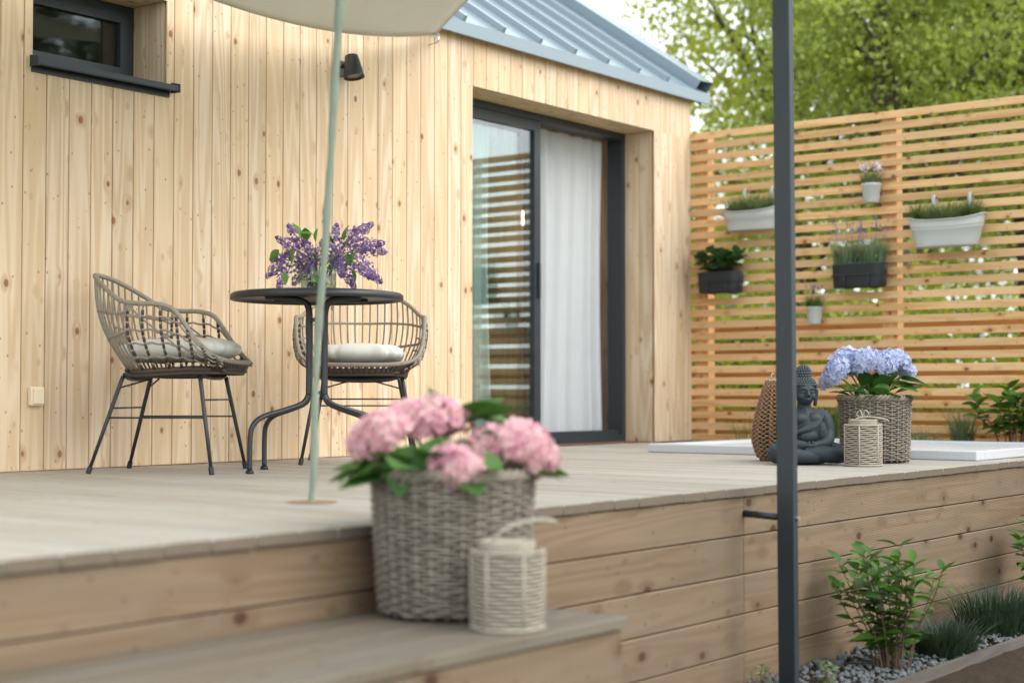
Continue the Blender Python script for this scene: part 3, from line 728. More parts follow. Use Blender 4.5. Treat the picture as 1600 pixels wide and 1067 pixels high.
spec = [(432, 418, -1, -1.1), (443, 432, -.35, -1.2), (452, 385, -.9, .55), (462, 372, -.5, .7), (445, 402, -1, -.15), (470, 405, -.6, .2), (480, 390, -.3, .7), (468, 424, -.5, -.9), (488, 412, -.2, -.3), (480, 430, .1, -.9),
        (522, 378, .1, .8), (545, 372, .5, .5), (560, 366, .8, .55), (575, 385, 1, .1), (583, 392, 1, -.25), (530, 412, .2, -.9), (538, 425, .5, -1), (565, 418, .6, -.7), (575, 425, .9, -.8), (552, 392, .7, .1), (515, 398, -.1, .2), (500, 395, .0, .5)]
for i, (px, py, dx, dz) in enumerate(spec):
    x = (px - 496) * .00277; z = (458 - py) * .00277; y = random.uniform(-.07, .07)
    d = Vector(cr) * dx + Vector((0, 0, dz)) + cf * random.uniform(-.5, .3); d.normalize()
    p = cr * x + cf * y + Vector((0, 0, z)); st = p - d * .045
    o = link('panicle', pan[i % 4], lil, st, aim(d, random.random() * 6), random.uniform(.85, 1.05))
    b = MB(); b.tube(catmull([tuple(cr * (x * .12) + cf * (y * .2) + Vector((0, 0, .016))), tuple(cr * (x * .3) + cf * y * .4 + Vector((0, 0, .11))), tuple(st)], 5), .0028, 5); b.build('stem', M['stem'], lil, smooth=True)
lm = leaf_mesh('leaf', .075, .048, M['leaf_lilac'])
for px, py, dx, dz in ((493, 372, -.9, .3), (500, 362, -.3, -.9), (503, 352, .3, .6), (505, 375, .3, -.8), (506, 385, -.2, -1), (436, 392, -.6, -.6), (456, 392, .2, -.7), (480, 378, -.1, .8), (488, 398, .3, -.5), (537, 378, .1, .9), (532, 400, -.5, -.6), (560, 395, -.5, -1), (542, 398, .3, -1), (470, 372, -.3, .8), (548, 422, .4, -.8), (447, 428, .3, -.8), (478, 432, -.6, -.6), (492, 432, .4, -.4), (520, 384, -.2, .4)):
    p = cr * ((px - 496) * .00277) + cf * random.uniform(-.12, -.02) + Vector((0, 0, (458 - py) * .00277))
    d = cr * dx + Vector((0, 0, dz)) + cf * random.uniform(-.5, .1); link('leaf', lm, lil, p, aim(d, random.uniform(-1, 1)), random.uniform(.75, 1.1))

# ================================================================== BASKETS, LANTERNS, STATUE
def basket(loc, r0, r1, h, rows, stakes, label, seed):
    rg = random.Random(seed); root = empty('wicker_basket', loc, rg.random() * 6, label, 'basket', 'wicker baskets planted with hydrangeas')
    b = MB(); n = stakes * 5
    rad = lambda z: r0 + (r1 - r0) * (z / h) ** .8
    rh = (h - .03) / rows
    for j in range(rows):
        z0 = .012 + rh * (j + .5); ph = math.pi * (j % 2); jz = [rg.uniform(-.0012, .0012) for _ in range(stakes)]
        path = []
        for k in range(n):
            a = 2 * math.pi * k / n; w = math.cos(stakes / 2 * a + ph)
            rr = rad(z0) + .006 * w; path.append((rr * math.cos(a), rr * math.sin(a), z0 + jz[k * stakes // n] + .0015 * math.sin(a * 7 + j)))
        b.tube(path, rh * .40, 6, closed=True)
    b.build('weave', M['willow'], root, smooth=True, kind='stuff')
    b = MB()
    for k in range(stakes):
        a = 2 * math.pi * (k + .0) / stakes
        b.tube([(rad(z) * math.cos(a), rad(z) * math.sin(a), z) for z in np.linspace(.004, h - .01, 6)], .0045, 6)
    b.build('stakes', M['willow'], root, smooth=True, kind='stuff')
    b = MB()
    for q in range(3):
        path = [((r1 + .008 * math.cos(a * 16 + q * 2.1)) * math.cos(a), (r1 + .008 * math.cos(a * 16 + q * 2.1)) * math.sin(a), h - .012 + .010 * math.sin(a * 16 + q * 2.1)) for a in np.linspace(0, 2 * math.pi, 129)[:-1]]
        b.tube(path, .0075, 6, closed=True)
    b.build('rim', M['willow'], root, smooth=True)
    b = MB(); b.lathe([(0, .004), (r0 - .012, .004), (r1 - .016, h - .02), (r1 - .02, h - .02), (r1 - .025, h - .05), (0, h - .045)], 40); b.build('liner', M['willow_dark'], root, smooth=True)
    return root
def lantern(loc, r, h, rz, label, hz=.012, bow=True):
    root = empty('cord_lantern', loc, rz, label, 'lantern', 'hexagonal cord lanterns')
    hexp = lambda rr, z, off=0: [(rr * math.cos(R(60 * k)), rr * math.sin(R(60 * k)), z) for k in range(6)]
    def ring(rr, z, wob=0.0):
        P = hexp(rr, z); out = []
        for k in range(6):
            a, c = np.array(P[k]), np.array(P[(k + 1) % 6])
            for t in np.linspace(0, 1, 6)[:-1]:
                q_ = a + (c - a) * t; kk = 1 + .55 * (rr / math.hypot(q_[0], q_[1]) - 1); out.append(np.array([q_[0] * kk, q_[1] * kk, q_[2]]) + np.array([0, 0, wob * math.sin(k * 5 + t * 9 + z * 900)]))
        return out
    rows = int(h / .0096); b = MB()
    for j in range(rows): b.tube(ring(r * (1 + .006 * math.sin(j * 2.1)), .006 + (h - .012) * j / (rows - 1), .0014), .0034, 5, closed=True)
    b.build('cord_wrap', M['cord'], root, smooth=True, kind='stuff')
    b = MB()
    for p in hexp(r * 1.01, 0): b.tube([(p[0], p[1], .001), (p[0], p[1], h)], .0038, 6)
    for z in (.005, h - .003): b.tube(ring(r * 1.008, z), .005, 6, closed=True)
    b.build('frame', M['cord'], root, smooth=True)
    b = MB(); b.prism([(p[0] * .88, p[1] * .88) for p in hexp(r, 0)], 'z', .004, h - .004); b.build('core', plain('lantern_core', (.06, .04, .025), .9), root)
    b = MB()
    for j in range(3): b.tube(ring(r * .74, h + .004 + j * .0075, .0008), .0042, 6, closed=True)
    b.prism([(p[0] * .72, p[1] * .72) for p in hexp(r, 0)], 'z', h - .003, h + .019); b.build('lid', M['cord'], root, smooth=False)
    b = MB()
    if bow: b.tube(catmull([(-.015, 0, h + .03), (-.035, .0, h + .05), (-.015, .005, h + .065), (0, 0, h + .034), (.02, -.004, h + .064), (.038, 0, h + .047), (.012, 0, h + .03)], 6), .0032, 6)
    ha = HEAD - R(90) - rz; hd = lambda x, y, z: (x * math.cos(ha) - y * math.sin(ha), x * math.sin(ha) + y * math.cos(ha), z)
    for sg in (1, -1):
        b.tube(catmull([hd(-r * .45, 0, h + .016), hd(-r * .1, sg * r * .25, h + .03 + hz * .3), hd(r * .6, sg * r * .3, h + .024 + hz * .75), hd(r * 1.2, sg * r * .2, h + hz + .01), hd(r * 1.36, 0, h + hz)], 8), .0036, 6)
    b.build('handle', M['cord'], root, smooth=True)
    return root
basket((3.132, 2.585, SZ + .001), .186, .208, .37, 32, 32, 'large grey wicker basket of pink hydrangeas on the step', 1)
basket((7.20, 3.27, .001), .158, .172, .325, 30, 30, 'grey wicker basket of blue hydrangeas on the deck corner', 2)
lantern((3.004, 2.31, SZ + .001), .087, .188, HEAD + R(26), 'pale cord lantern standing on the step beside the pink basket', .06, False)
lantern((6.815, 3.154, .001), .088, .192, HEAD + R(36), 'pale cord lantern in front of the blue hydrangea basket')

td = empty('teardrop_lantern', (7.03, 3.735, .001), 0, 'brown woven teardrop lantern behind the seated statue', 'lantern')
prof = catmull([(.052, 0), (.078, .03), (.098, .09), (.101, .14), (.088, .21), (.066, .29), (.044, .36), (.028, .40)], 6)
def prr(z):
    for a, c in zip(prof[:-1], prof[1:]):
        if a[1] <= z <= c[1]: return a[0] + (c[0] - a[0]) * (z - a[1]) / (c[1] - a[1] + 1e-9)
    return prof[-1][0]
b = MB()
for j in range(19):
    z0 = .008 + j * .0212; nb = 16
    for s in (0, 1):
        b.tube([((prr(min(.4, max(0, z0 + .009 * math.sin(nb * a / 2 + s * math.pi)))) + .006 * math.cos(nb * a + s * 3)) * math.cos(a), (prr(z0) + .006 * math.cos(nb * a + s * 3)) * math.sin(a), z0 + .009 * math.sin(nb * a / 2 + s * math.pi)) for a in np.linspace(0, 2 * math.pi, 145)[:-1]], .0052, 5, closed=True)
b.build('weave', M['cord_brown'], td, smooth=True, kind='stuff')
b = MB()
for k in range(9):
    a = 2 * math.pi * k / 9; b.tube([(p[0] * math.cos(a), p[0] * math.sin(a), p[1]) for p in prof[::3]], .005, 6)
b.build('ribs', M['cord_brown'], td, smooth=True, kind='stuff')
b = MB(); b.lathe([(0, .003)] + [(p[0] * .9, p[1] + .003) for p in prof] + [(0, .40)], 24); b.build('core', M['willow_dark'], td, smooth=True)
b = MB(); b.tube([(.02 * math.cos(a), 0, .415 + .02 * math.sin(a)) for a in np.linspace(0, 6.283, 15)[:-1]], .003, 6, closed=True); b.tube([(.03 * math.cos(a), .03 * math.sin(a), .40) for a in np.linspace(0, 6.283, 17)[:-1]], .006, 6, closed=True); b.build('handle', M['cord'], td, smooth=True)

# seated statue (front = local -Y)
stm = NT('statue_stone'); v, _ = stm.coords(False); n1 = stm.noise(v, 14, 5, .65); n2 = stm.noise(v, 120, 3, .7)
geo = stm.n('NewGeometry').outputs['Pointiness']
sc = stm.mix(n1, (.011, .017, .022), (.030, .042, .050)); sc = stm.mix(stm.step(geo, .515, .60), sc, (.065, .083, .092))
M['statue'] = stm.surf(stm.principled(sc, .62, normal=stm.bump(n2, .35, .001), spec=.4))
st = empty('seated_statue', (6.82, 3.455, .001), HEAD - R(90) + R(6), 'dark grey stone statue seated cross legged behind the steel post', 'statue')
b = MB()
def cap(p, r): b.tube(catmull(p, 5), [x[0] for x in catmull([(q, 0, 0) for q in r], 5)], 14)
E_ = b.ellipsoid
E_((0, .01, .035), (.125, .085, .032)); E_((0, .02, .075), (.095, .07, .06))           # seat
cap([(-.06, .01, .06), (-.12, -.01, .055), (-.148, -.045, .05), (-.125, -.085, .045), (-.05, -.105, .04), (.03, -.105, .035)], [.05, .053, .047, .04, .034, .024])   # crossed legs
cap([(.06, .01, .06), (.12, -.01, .055), (.148, -.045, .05), (.125, -.085, .045), (.05, -.10, .05), (-.03, -.10, .055)], [.05, .053, .047, .04, .034, .022])
E_((0, -.07, .03), (.12, .05, .03))
cap([(0, .02, .08), (0, .018, .15), (0, .015, .21), (0, .018, .255)], [.092, .086, .084, .05]); b.v = [(x, y * .82 + .004, z) if z > .1 else (x, y, z) for x, y, z in b.v]       # torso
E_((0, .015, .225), (.098, .052, .045)); E_((-.035, -.03, .215), (.04, .028, .03)); E_((.035, -.03, .215), (.04, .028, .03)); E_((0, -.03, .13), (.055, .04, .04))
for s in (1, -1):
    cap([(.082 * s, .015, .240), (.102 * s, .005, .20), (.108 * s, -.005, .15), (.100 * s, -.03, .115), (.07 * s, -.068, .095), (.02 * s, -.088, .092)], [.036, .038, .036, .033, .027, .018])
    E_((.075 * s, .002, .15), (.042, .045, .07)); E_((.012 * s, -.092, .09), (.03, .018, .012))
    cap([(.0 + .034 * s, -.085, .094), (.016 * s, -.1, .100), (.004 * s, -.1, .108)], [.008, .007, .006])
HV0 = len(b.v)
cap([(0, .015, .25), (0, .012, .29)], [.03, .028])       # neck
E_((0, .005, .335), (.044, .049, .054)); E_((0, -.012, .312), (.034, .034, .034)); E_((0, .018, .352), (.050, .050, .046))   # head
E_((0, .02, .405), (.03, .03, .034)); E_((0, -.028, .296), (.014, .012, .010))
cap([(0, -.043, .345), (0, -.050, .328), (0, -.054, .318)], [.005, .0065, .008]); E_((.006, -.046, .3165), (.006, .006, .005)); E_((-.006, -.046, .3165), (.006, .006, .005))
E_((0, -.041, .303), (.014, .007, .0035)); E_((0, -.040, .2985), (.011, .007, .0035))
for s in (1, -1):
    E_((.018 * s, -.036, .332), (.012, .008, .006)); cap([(.005 * s, -.046, .343), (.018 * s, -.043, .347), (.032 * s, -.032, .342)], [.0028, .0032, .0025])
    E_((.022 * s, -.030, .315), (.016, .014, .015))
    cap([(.047 * s, .008, .35), (.052 * s, .008, .335), (.049 * s, .008, .315), (.046 * s, .008, .285), (.044 * s, .01, .275)], [.006, .008, .008, .008, .006])
KS = 1.17
b.v[HV0:] = [(x * KS, (y - .01) * KS + .01, (z - .272) * KS + .272) for x, y, z in b.v[HV0:]]
for k in range(7):      # robe folds over the left shoulder (viewer's right)
    t = k / 6
    b.tube(catmull([(.085 - .055 * t, -.012 - .01 * t, .262 - .012 * t), (.075 - .06 * t, -.045, .225 - .02 * t), (.03 - .075 * t, -.066, .175 - .012 * t), (-.04 - .055 * t, -.055, .145 - .012 * t), (-.085 - .02 * t, -.015, .14 - .018 * t)], 6), .0042, 6)
for k in range(5):
    t = k / 4
    for s in (1, -1): b.tube(catmull([(.15 * s - .03 * s * t, -.05 - .025 * t, .085 - .01 * t), (.11 * s - .02 * s * t, -.098 - .01 * t, .072 - .008 * t), (.05 * s, -.118, .05 - .009 * t), (.0, -.122, .03 - .004 * t)], 5), .0036, 6)
    b.tube(catmull([(.118, -.012 - .006 * t, .20 - .022 * t), (.135, -.02, .18 - .022 * t), (.110, -.035 - .01 * t, .165 - .022 * t)], 4), .0035, 6)
o = b.build('body', M['statue'], st, smooth=True)
m_ = o.modifiers.new('remesh', 'REMESH'); m_.mode = 'VOXEL'; m_.voxel_size = .0028; m_.use_smooth_shade = True
m_ = o.modifiers.new('smooth', 'SMOOTH'); m_.factor = .5; m_.iterations = 2
b = MB()
for c, rx, rz_, z0 in (((0, .018, .352), .053, .048, .337), ((0, .02, .405), .032, .036, .392)):
    nr = 9 if rx > .04 else 6
    for j in range(nr):
        th = math.pi * .5 * (j + .15) / nr * 1.12; zz = c[2] + rz_ * math.cos(math.pi * .56 - th)
        rr = rx * math.sin(math.pi * .56 - th); cnt = max(1, int(2 * math.pi * rr / .0098))
        for k in range(cnt):
            a = 2 * math.pi * (k + .5 * (j % 2)) / cnt; x, y = rr * math.cos(a), rr * math.sin(a)
            if y < -rx * .55 and zz < .363 and rx > .04: continue
            b.ellipsoid((c[0] + x, c[1] + y, zz), (.0052, .0052, .0052), 6, 4)
b.v = [(x * KS, (y - .01) * KS + .01, (z - .272) * KS + .272) for x, y, z in b.v]
b.build('hair_curls', M['statue'], st, smooth=True, kind='stuff')
o = b = None

# ---- hydrangeas
heads = {}
def hyd_head(key, mat, seed, R0):
    b = MB(); rg = random.Random(seed); n = 130
    for i in range(n):
        z = 1 - 1.35 * (i + .5) / n; a = i * 2.39996 + rg.uniform(-.2, .2); s_ = math.sqrt(max(0, 1 - z * z))
        lump = 1 + .10 * math.sin(a * 3 + seed) * s_ + rg.uniform(-.12, .07)
        d = np.array([s_ * math.cos(a), s_ * math.sin(a), z * .78]); p = d * R0 * lump
        petal_floret(b, p, d + np.array([rg.uniform(-.35, .35) for _ in range(3)]), R0 * .25 * rg.uniform(.8, 1.1), rg.random() * 2, .25)
    b.ellipsoid((0, 0, -.005), (R0 * .72, R0 * .72, R0 * .5), 12, 7)
    return b.mesh('flower_head', mat)
def hydrangea(loc, label, mat, heads_, leaves, seed, R0, top):
    rg = random.Random(seed); root = empty('hydrangea_plant', loc, 0, label, 'hydrangea', 'hydrangeas in wicker baskets')
    ms = [hyd_head((mat, k), M[mat], seed + k, R0) for k in range(3)]
    for i, (lx, dy_, lz, sc) in enumerate(heads_):
        p = cr * lx + cf * dy_ + Vector((0, 0, lz)); tilt = aim((p.x * 1.2 - 0, p.y * 1.2, .22 + lz))
        x = Vector((p.x * 1.6, p.y * 1.6, .30)).normalized(); q = x.to_track_quat('Z', 'Y').to_euler()
        link('flower_head', ms[i % 3], root, p, q, sc)
        b = MB(); b.tube(catmull([(p.x * .25, p.y * .25, -.03), (p.x * .6, p.y * .6, lz * .4), (p.x * .97, p.y * .97, lz - .02)], 5), .0045, 6); b.build('stem', M['stem'], root, smooth=True)
    lm = leaf_mesh('leaf', .15, .112, M['leaf_hyd'], .14, .22, .05, 9)
    for lx, dy_, lz, dx, dd, dz, sc in leaves:
        p = cr * lx + cf * dy_ + Vector((0, 0, lz)); d = cr * dx + cf * dd + Vector((0, 0, dz))
        link('leaf', lm, root, p, aim(d, rg.uniform(-.4, .4)), sc)
    b = MB(); b.lathe([(0, -.02), (R0 * 1.8, -.028)], 20); b.build('soil', M['soil'], root)
    return root
# pink: basket centre at px ~702, depth 4.07 (1.655 mm per px); z above rim (rim z = .145, px y ~735)
u_ = .001655
def P_(px, py): return (px - 702) * u_, (737 - py) * u_
hp = [(578, 676, -.02, 1.0), (625, 650, .10, .9), (672, 648, -.03, 1.1), (712, 712, -.17, .95), (765, 690, -.02, .95), (812, 690, -.06, 1.15), (838, 705, .03, .8), (600, 668, -.10, .95), (748, 718, -.1, .7), (690, 652, .06, .95), (694, 716, -.15, .8)]
hydrangea((3.132, 2.585, SZ + .36), 'pink hydrangea in full bloom in the basket on the step', 'pink',
          [(P_(a, b_)[0], c, P_(a, b_)[1] - .012, s) for a, b_, c, s in hp],
          [(-.10, -.10, .075, -.15, -.55, -.5, 1.05), (-.15, -.07, .07, -.7, -.4, -.45, .95), (-.05, -.1, .09, .15, -.6, -.3, 1.0), (-.19, -.05, .055, -.9, -.2, -.5, .9), (.08, -.13, .06, .2, -.6, -.6, .7), (.13, .0, .06, .9, -.3, -.35, .8), (.0, .05, .15, .7, .0, .25, .9), (.04, .04, .14, .9, -.2, -.1, .9), (-.11, -.08, .0, -.5, -.6, .55, 1.0), (-.13, -.10, -.005, -.9, -.4, .15, 1.0), (-.10, -.16, .02, -.15, -1, .25, .95), (-.05, -.13, .03, .1, -1, .5, .9), (-.16, .0, .0, -1, .0, .25, 1.0), (-.2, -.03, .0, -.9, .1, .0, .8), (.02, .06, .12, .5, .3, .5, 1.0), (.03, .0, .13, .8, .2, .35, .9), (.05, .05, .14, .9, .3, .1, .7), (-.02, .1, .13, -.2, .3, .6, .8), (.08, -.15, .005, .3, -.8, .3, .7), (.02, -.16, .0, .5, -.9, -.2, .75), (.15, -.06, .0, 1, -.2, .1, .9), (.18, .02, .0, 1, .2, .1, .8), (.12, .08, .0, .6, .8, .4, 1.0), (-.05, .12, .0, -.3, .9, .4, 1.0), (.02, -.1, .02, .2, -.8, .9, .8), (-.16, -.12, -.005, -1, -.5, -.02, .85), (.09, -.02, .03, .1, -.6, 1, .75)],
          11, .068, .36)
u2 = .00313
def P2(px, py): return (px - 1367) * u2, (624 - py) * u2
hb = [(1322, 568, .02, 1.1), (1305, 582, -.06, .95), (1345, 566, -.06, 1.0), (1372, 572, -.08, .95), (1404, 566, .03, .95), (1300, 594, .04, .75), (1418, 580, .06, .75), (1340, 574, .1, .9), (1385, 566, .09, .9)]
hydrangea((7.20, 3.27, .315), 'blue hydrangea in full bloom in the basket on the deck', 'blue',
          [(P2(a, b_)[0], c, P2(a, b_)[1] - .005, s) for a, b_, c, s in hb],
          [(.06, -.08, .07, .8, -.4, -.1, .9), (-.05, -.08, .07, -.6, -.5, -.3, .8), (.0, -.1, .07, .1, -.6, -.5, .7), (.12, -.04, .09, .7, -.5, .0, .9), (.05, -.06, .03, .9, -.3, .45, 1.0), (.08, -.08, .0, 1, -.3, .12, 1.0), (.06, -.05, .06, .8, -.2, .7, .95), (-.05, -.08, .01, -.8, -.4, .4, .9), (-.02, -.08, .0, .2, -.9, .6, .9), (-.06, -.05, .02, -1, -.2, .25, .95), (.0, -.06, .03, .4, -.6, .9, .95), (-.03, -.02, .03, -.3, -.4, 1, .9), (.02, .02, .02, .1, -.5, 1, 1.0), (.1, .02, .02, .9, .2, .4, .9), (-.09, .03, .0, -.8, .5, .4, .9), (0, .1, .0, 0, 1, .5, 1.0), (.06, .02, .06, .4, -.5, .8, .8), (-.04, -.09, .0, -.2, -1, .3, .8), (.09, -.03, .05, .7, -.6, .3, .9), (.03, -.1, 0, .5, -.9, .3, .75)],
          23, .074, .32)

# ================================================================== PLANTS
def blades(n, spread, h0, h1, w, lean, rg, sx=1.0, sy=1.0, seg=4, upright=.0):
    b = MB()
    for i in range(n):
        a = rg.random() * 6.283; r_ = spread * math.sqrt(rg.random()); x, y = r_ * math.cos(a) * sx, r_ * math.sin(a) * sy
        h = rg.uniform(h0, h1); a2 = a + rg.uniform(-1, 1); ln = lean * h * rg.uniform(.2, 1) * (upright + (1 - upright) * r_ / (spread + 1e-6))
        ww = w * rg.uniform(.7, 1.2); px_, py_ = -math.sin(a2) * ww / 2, math.cos(a2) * ww / 2; base = len(b.v)
        for s in range(seg + 1):
            t = s / seg; f = (1 - t) ** .6; xx = x + math.cos(a2) * ln * t * t; yy = y + math.sin(a2) * ln * t * t; zz = h * (t - .18 * lean * t * t)
            b.v += [(xx - px_ * f, yy - py_ * f, zz), (xx + px_ * f, yy + py_ * f, zz)]
        for s in range(seg): q = base + 2 * s; b.f.append((q, q + 1, q + 3, q + 2))
    return b
def tuft(name, loc, label, cat, mat, n, spread, h0, h1, w, lean, seed, parent=None, sx=1, sy=1, group=None, upright=.15, extra=None):
    rg = random.Random(seed); b = blades(n, spread, h0, h1, w, lean, rg, sx, sy, 4, upright)
    root = empty(name, loc, 0, label, cat, group)
    b.build('blades', M[mat], root, kind='stuff')
    if extra:
        m2, cnt, hh0, hh1 = extra; e = MB()
        for i in range(cnt):
            a = rg.random() * 6.283; r_ = spread * math.sqrt(rg.random()); x, y = r_ * math.cos(a) * sx, r_ * math.sin(a) * sy; h = rg.uniform(hh0, hh1)
            tx, ty = x * 1.35, y * 1.35; e.tube([(x, y, h * .5), (tx, ty, h)], .0009, 4)
            e.tube([(tx, ty, h), (tx * 1.02, ty * 1.02, h + .012), (tx * 1.03, ty * 1.03, h + .026)], [.002, .0045, .0015], 5)
        e.build('flower_spikes', m2, root, kind='stuff')
    return root
def shrub(name, loc, label, h, w, nst, per, L, W, mat, seed, top_bias=.45, cat='shrub', stemr=.004, sx=1.0, sy=1.0, group=None, lean=.0):
    rg = random.Random(seed); root = empty(name, loc, 0, label, cat, group)
    lm = [leaf_mesh('leaf', L, W, M[mat], .3, d, 0, 5) for d in (.15, .4)]
    for i in range(nst):
        a = rg.random() * 6.283; r_ = math.sqrt(rg.random()); tx, ty = math.cos(a) * r_ * w * sx, math.sin(a) * r_ * w * sy; hh = h * rg.uniform(.7, 1.0) * (1 - .25 * r_)
        path = catmull([(tx * .3, ty * .3, 0), (tx * .5 + rg.uniform(-.02, .02), ty * .45, hh * .4), (tx * .8 + rg.uniform(-.02, .02), ty * .8, hh * .75), (tx + lean * hh, ty, hh)], 4)
        b = MB(); b.tube(path, [stemr * (1.2 - .8 * k / len(path)) for k in range(len(path))], 5); b.build('stem', M['twig'], root, smooth=True)
        for k in range(per):
            t = top_bias + (1 - top_bias) * ((k + rg.random()) / per); p = path[min(len(path) - 1, int(t * len(path)))]
            a2 = k * 2.4 + rg.uniform(-.5, .5); up = .3 + 1.1 * max(0, t - .7) / .3
            d = (math.cos(a2), math.sin(a2), up * rg.uniform(.5, 1.2)); link('leaf', lm[k % 2], root, tuple(p), aim(d, rg.uniform(-.5, .5)), rg.uniform(.65, 1.1))
    return root
# by the deck front
shrub('leafy_shrub', (5.62, 2.48, ZG), 'green leafy shrub growing against the deck front beside the post', .56, .22, 24, 12, .092, .042, 'leaf_shrub', 5, .2, stemr=.003)
shrub('leafy_shrub', (7.42, 2.52, ZG), 'green shrub cut by the right edge before the deck', .58, .2, 14, 12, .10, .046, 'leaf_shrub', 6, .40)
lavd = (plain('lavender_bud', (.10, .085, .13), .8), 40, .26, .38)
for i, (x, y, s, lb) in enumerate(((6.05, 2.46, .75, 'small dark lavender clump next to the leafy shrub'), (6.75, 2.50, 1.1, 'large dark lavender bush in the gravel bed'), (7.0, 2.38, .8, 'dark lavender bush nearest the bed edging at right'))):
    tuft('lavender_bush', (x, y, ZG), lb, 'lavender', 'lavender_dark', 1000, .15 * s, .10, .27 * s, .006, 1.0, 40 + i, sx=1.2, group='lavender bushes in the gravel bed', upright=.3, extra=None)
for i, (x, y, lb) in enumerate(((4.92, 2.66, 'small pale sprig at the foot of the deck left of the post'), (5.16, 2.52, 'small pale sprig in front of the base of the post'))):
    shrub('pale_sprig', (x, y, ZG), lb, .13, .06, 7, 8, .028, .012, 'herb', 60 + i, .3, 'plant', .0018)
# behind the tub
shrub('leafy_shrub', (9.42, 3.40, .0), 'broad leaved green shrub at the right in front of the fence', .44, .24, 15, 11, .11, .078, 'leaf_shrub', 8, .25)
tuft('fine_bush', (9.40, 4.55, 0), 'bright green fine leaved bush between statue and basket', 'bush', 'grass', 420, .09, .10, .30, .016, .5, 9)
tuft('grass_clump', (9.42, 3.70, 0), 'spiky pale grass clump before the fence right of the basket', 'grass', 'grass_pale', 190, .07, .16, .34, .006, .9, 10)
tuft('grass_clump', (9.42, 3.96, 0), 'low dark grass clump just behind the blue basket', 'grass', 'lavender', 150, .13, .06, .17, .006, 1.1, 12)
tuft('grass_clump', (9.46, 5.23, 0), 'sparse thin grass by the fence left of the teardrop lantern', 'grass', 'grass', 26, .12, .09, .24, .006, .8, 13)

# gravel and edging
b = MB(); ico = None
def stone(b, c, s, rg):
    ph = (1 + 5 ** .5) / 2
    V = [(-1, ph, 0), (1, ph, 0), (-1, -ph, 0), (1, -ph, 0), (0, -1, ph), (0, 1, ph), (0, -1, -ph), (0, 1, -ph), (ph, 0, -1), (ph, 0, 1), (-ph, 0, -1), (-ph, 0, 1)]
    Fc = [(0, 11, 5), (0, 5, 1), (0, 1, 7), (0, 7, 10), (0, 10, 11), (1, 5, 9), (5, 11, 4), (11, 10, 2), (10, 7, 6), (7, 1, 8), (3, 9, 4), (3, 4, 2), (3, 2, 6), (3, 6, 8), (3, 8, 9), (4, 9, 5), (2, 4, 11), (6, 2, 10), (8, 6, 7), (9, 8, 1)]
    a = rg.random() * 6.28; ca_, sa_ = math.cos(a), math.sin(a); sx, sy, sz = s * rg.uniform(.6, 1.1), s * rg.uniform(.6, 1.1), s * rg.uniform(.4, .8)
    out = []
    for x, y, z in V:
        k = .55 * rg.uniform(.8, 1.15); x, y, z = x * sx * k, y * sy * k, z * sz * k; out.append((c[0] + x * ca_ - y * sa_, c[1] + x * sa_ + y * ca_, c[2] + z))
    b.raw(out, Fc)
rg = random.Random(3)
for i in range(2400):
    x = rg.uniform(4.6, 8.4); y = rg.uniform(2.36, 2.76); stone(b, (x, y, ZG + .022 + rg.uniform(0, .012)), rg.uniform(.006, .017), rg)
tag(b.build('gravel', M['stone'], kind='stuff'), 'white gravel lying along the foot of the deck', 'gravel')
b = MB(); b.box((0, 0, 0), (4.6, .03, .05)); o = b.build('bed_edging', wood('edging', 'x', (.13, .115, .10), (.09, .078, .065), (.04, .03, .02)), None, (4.3, 2.30, ZG - .005)); tag(o, 'grey timber board edging the gravel bed', 'edging')

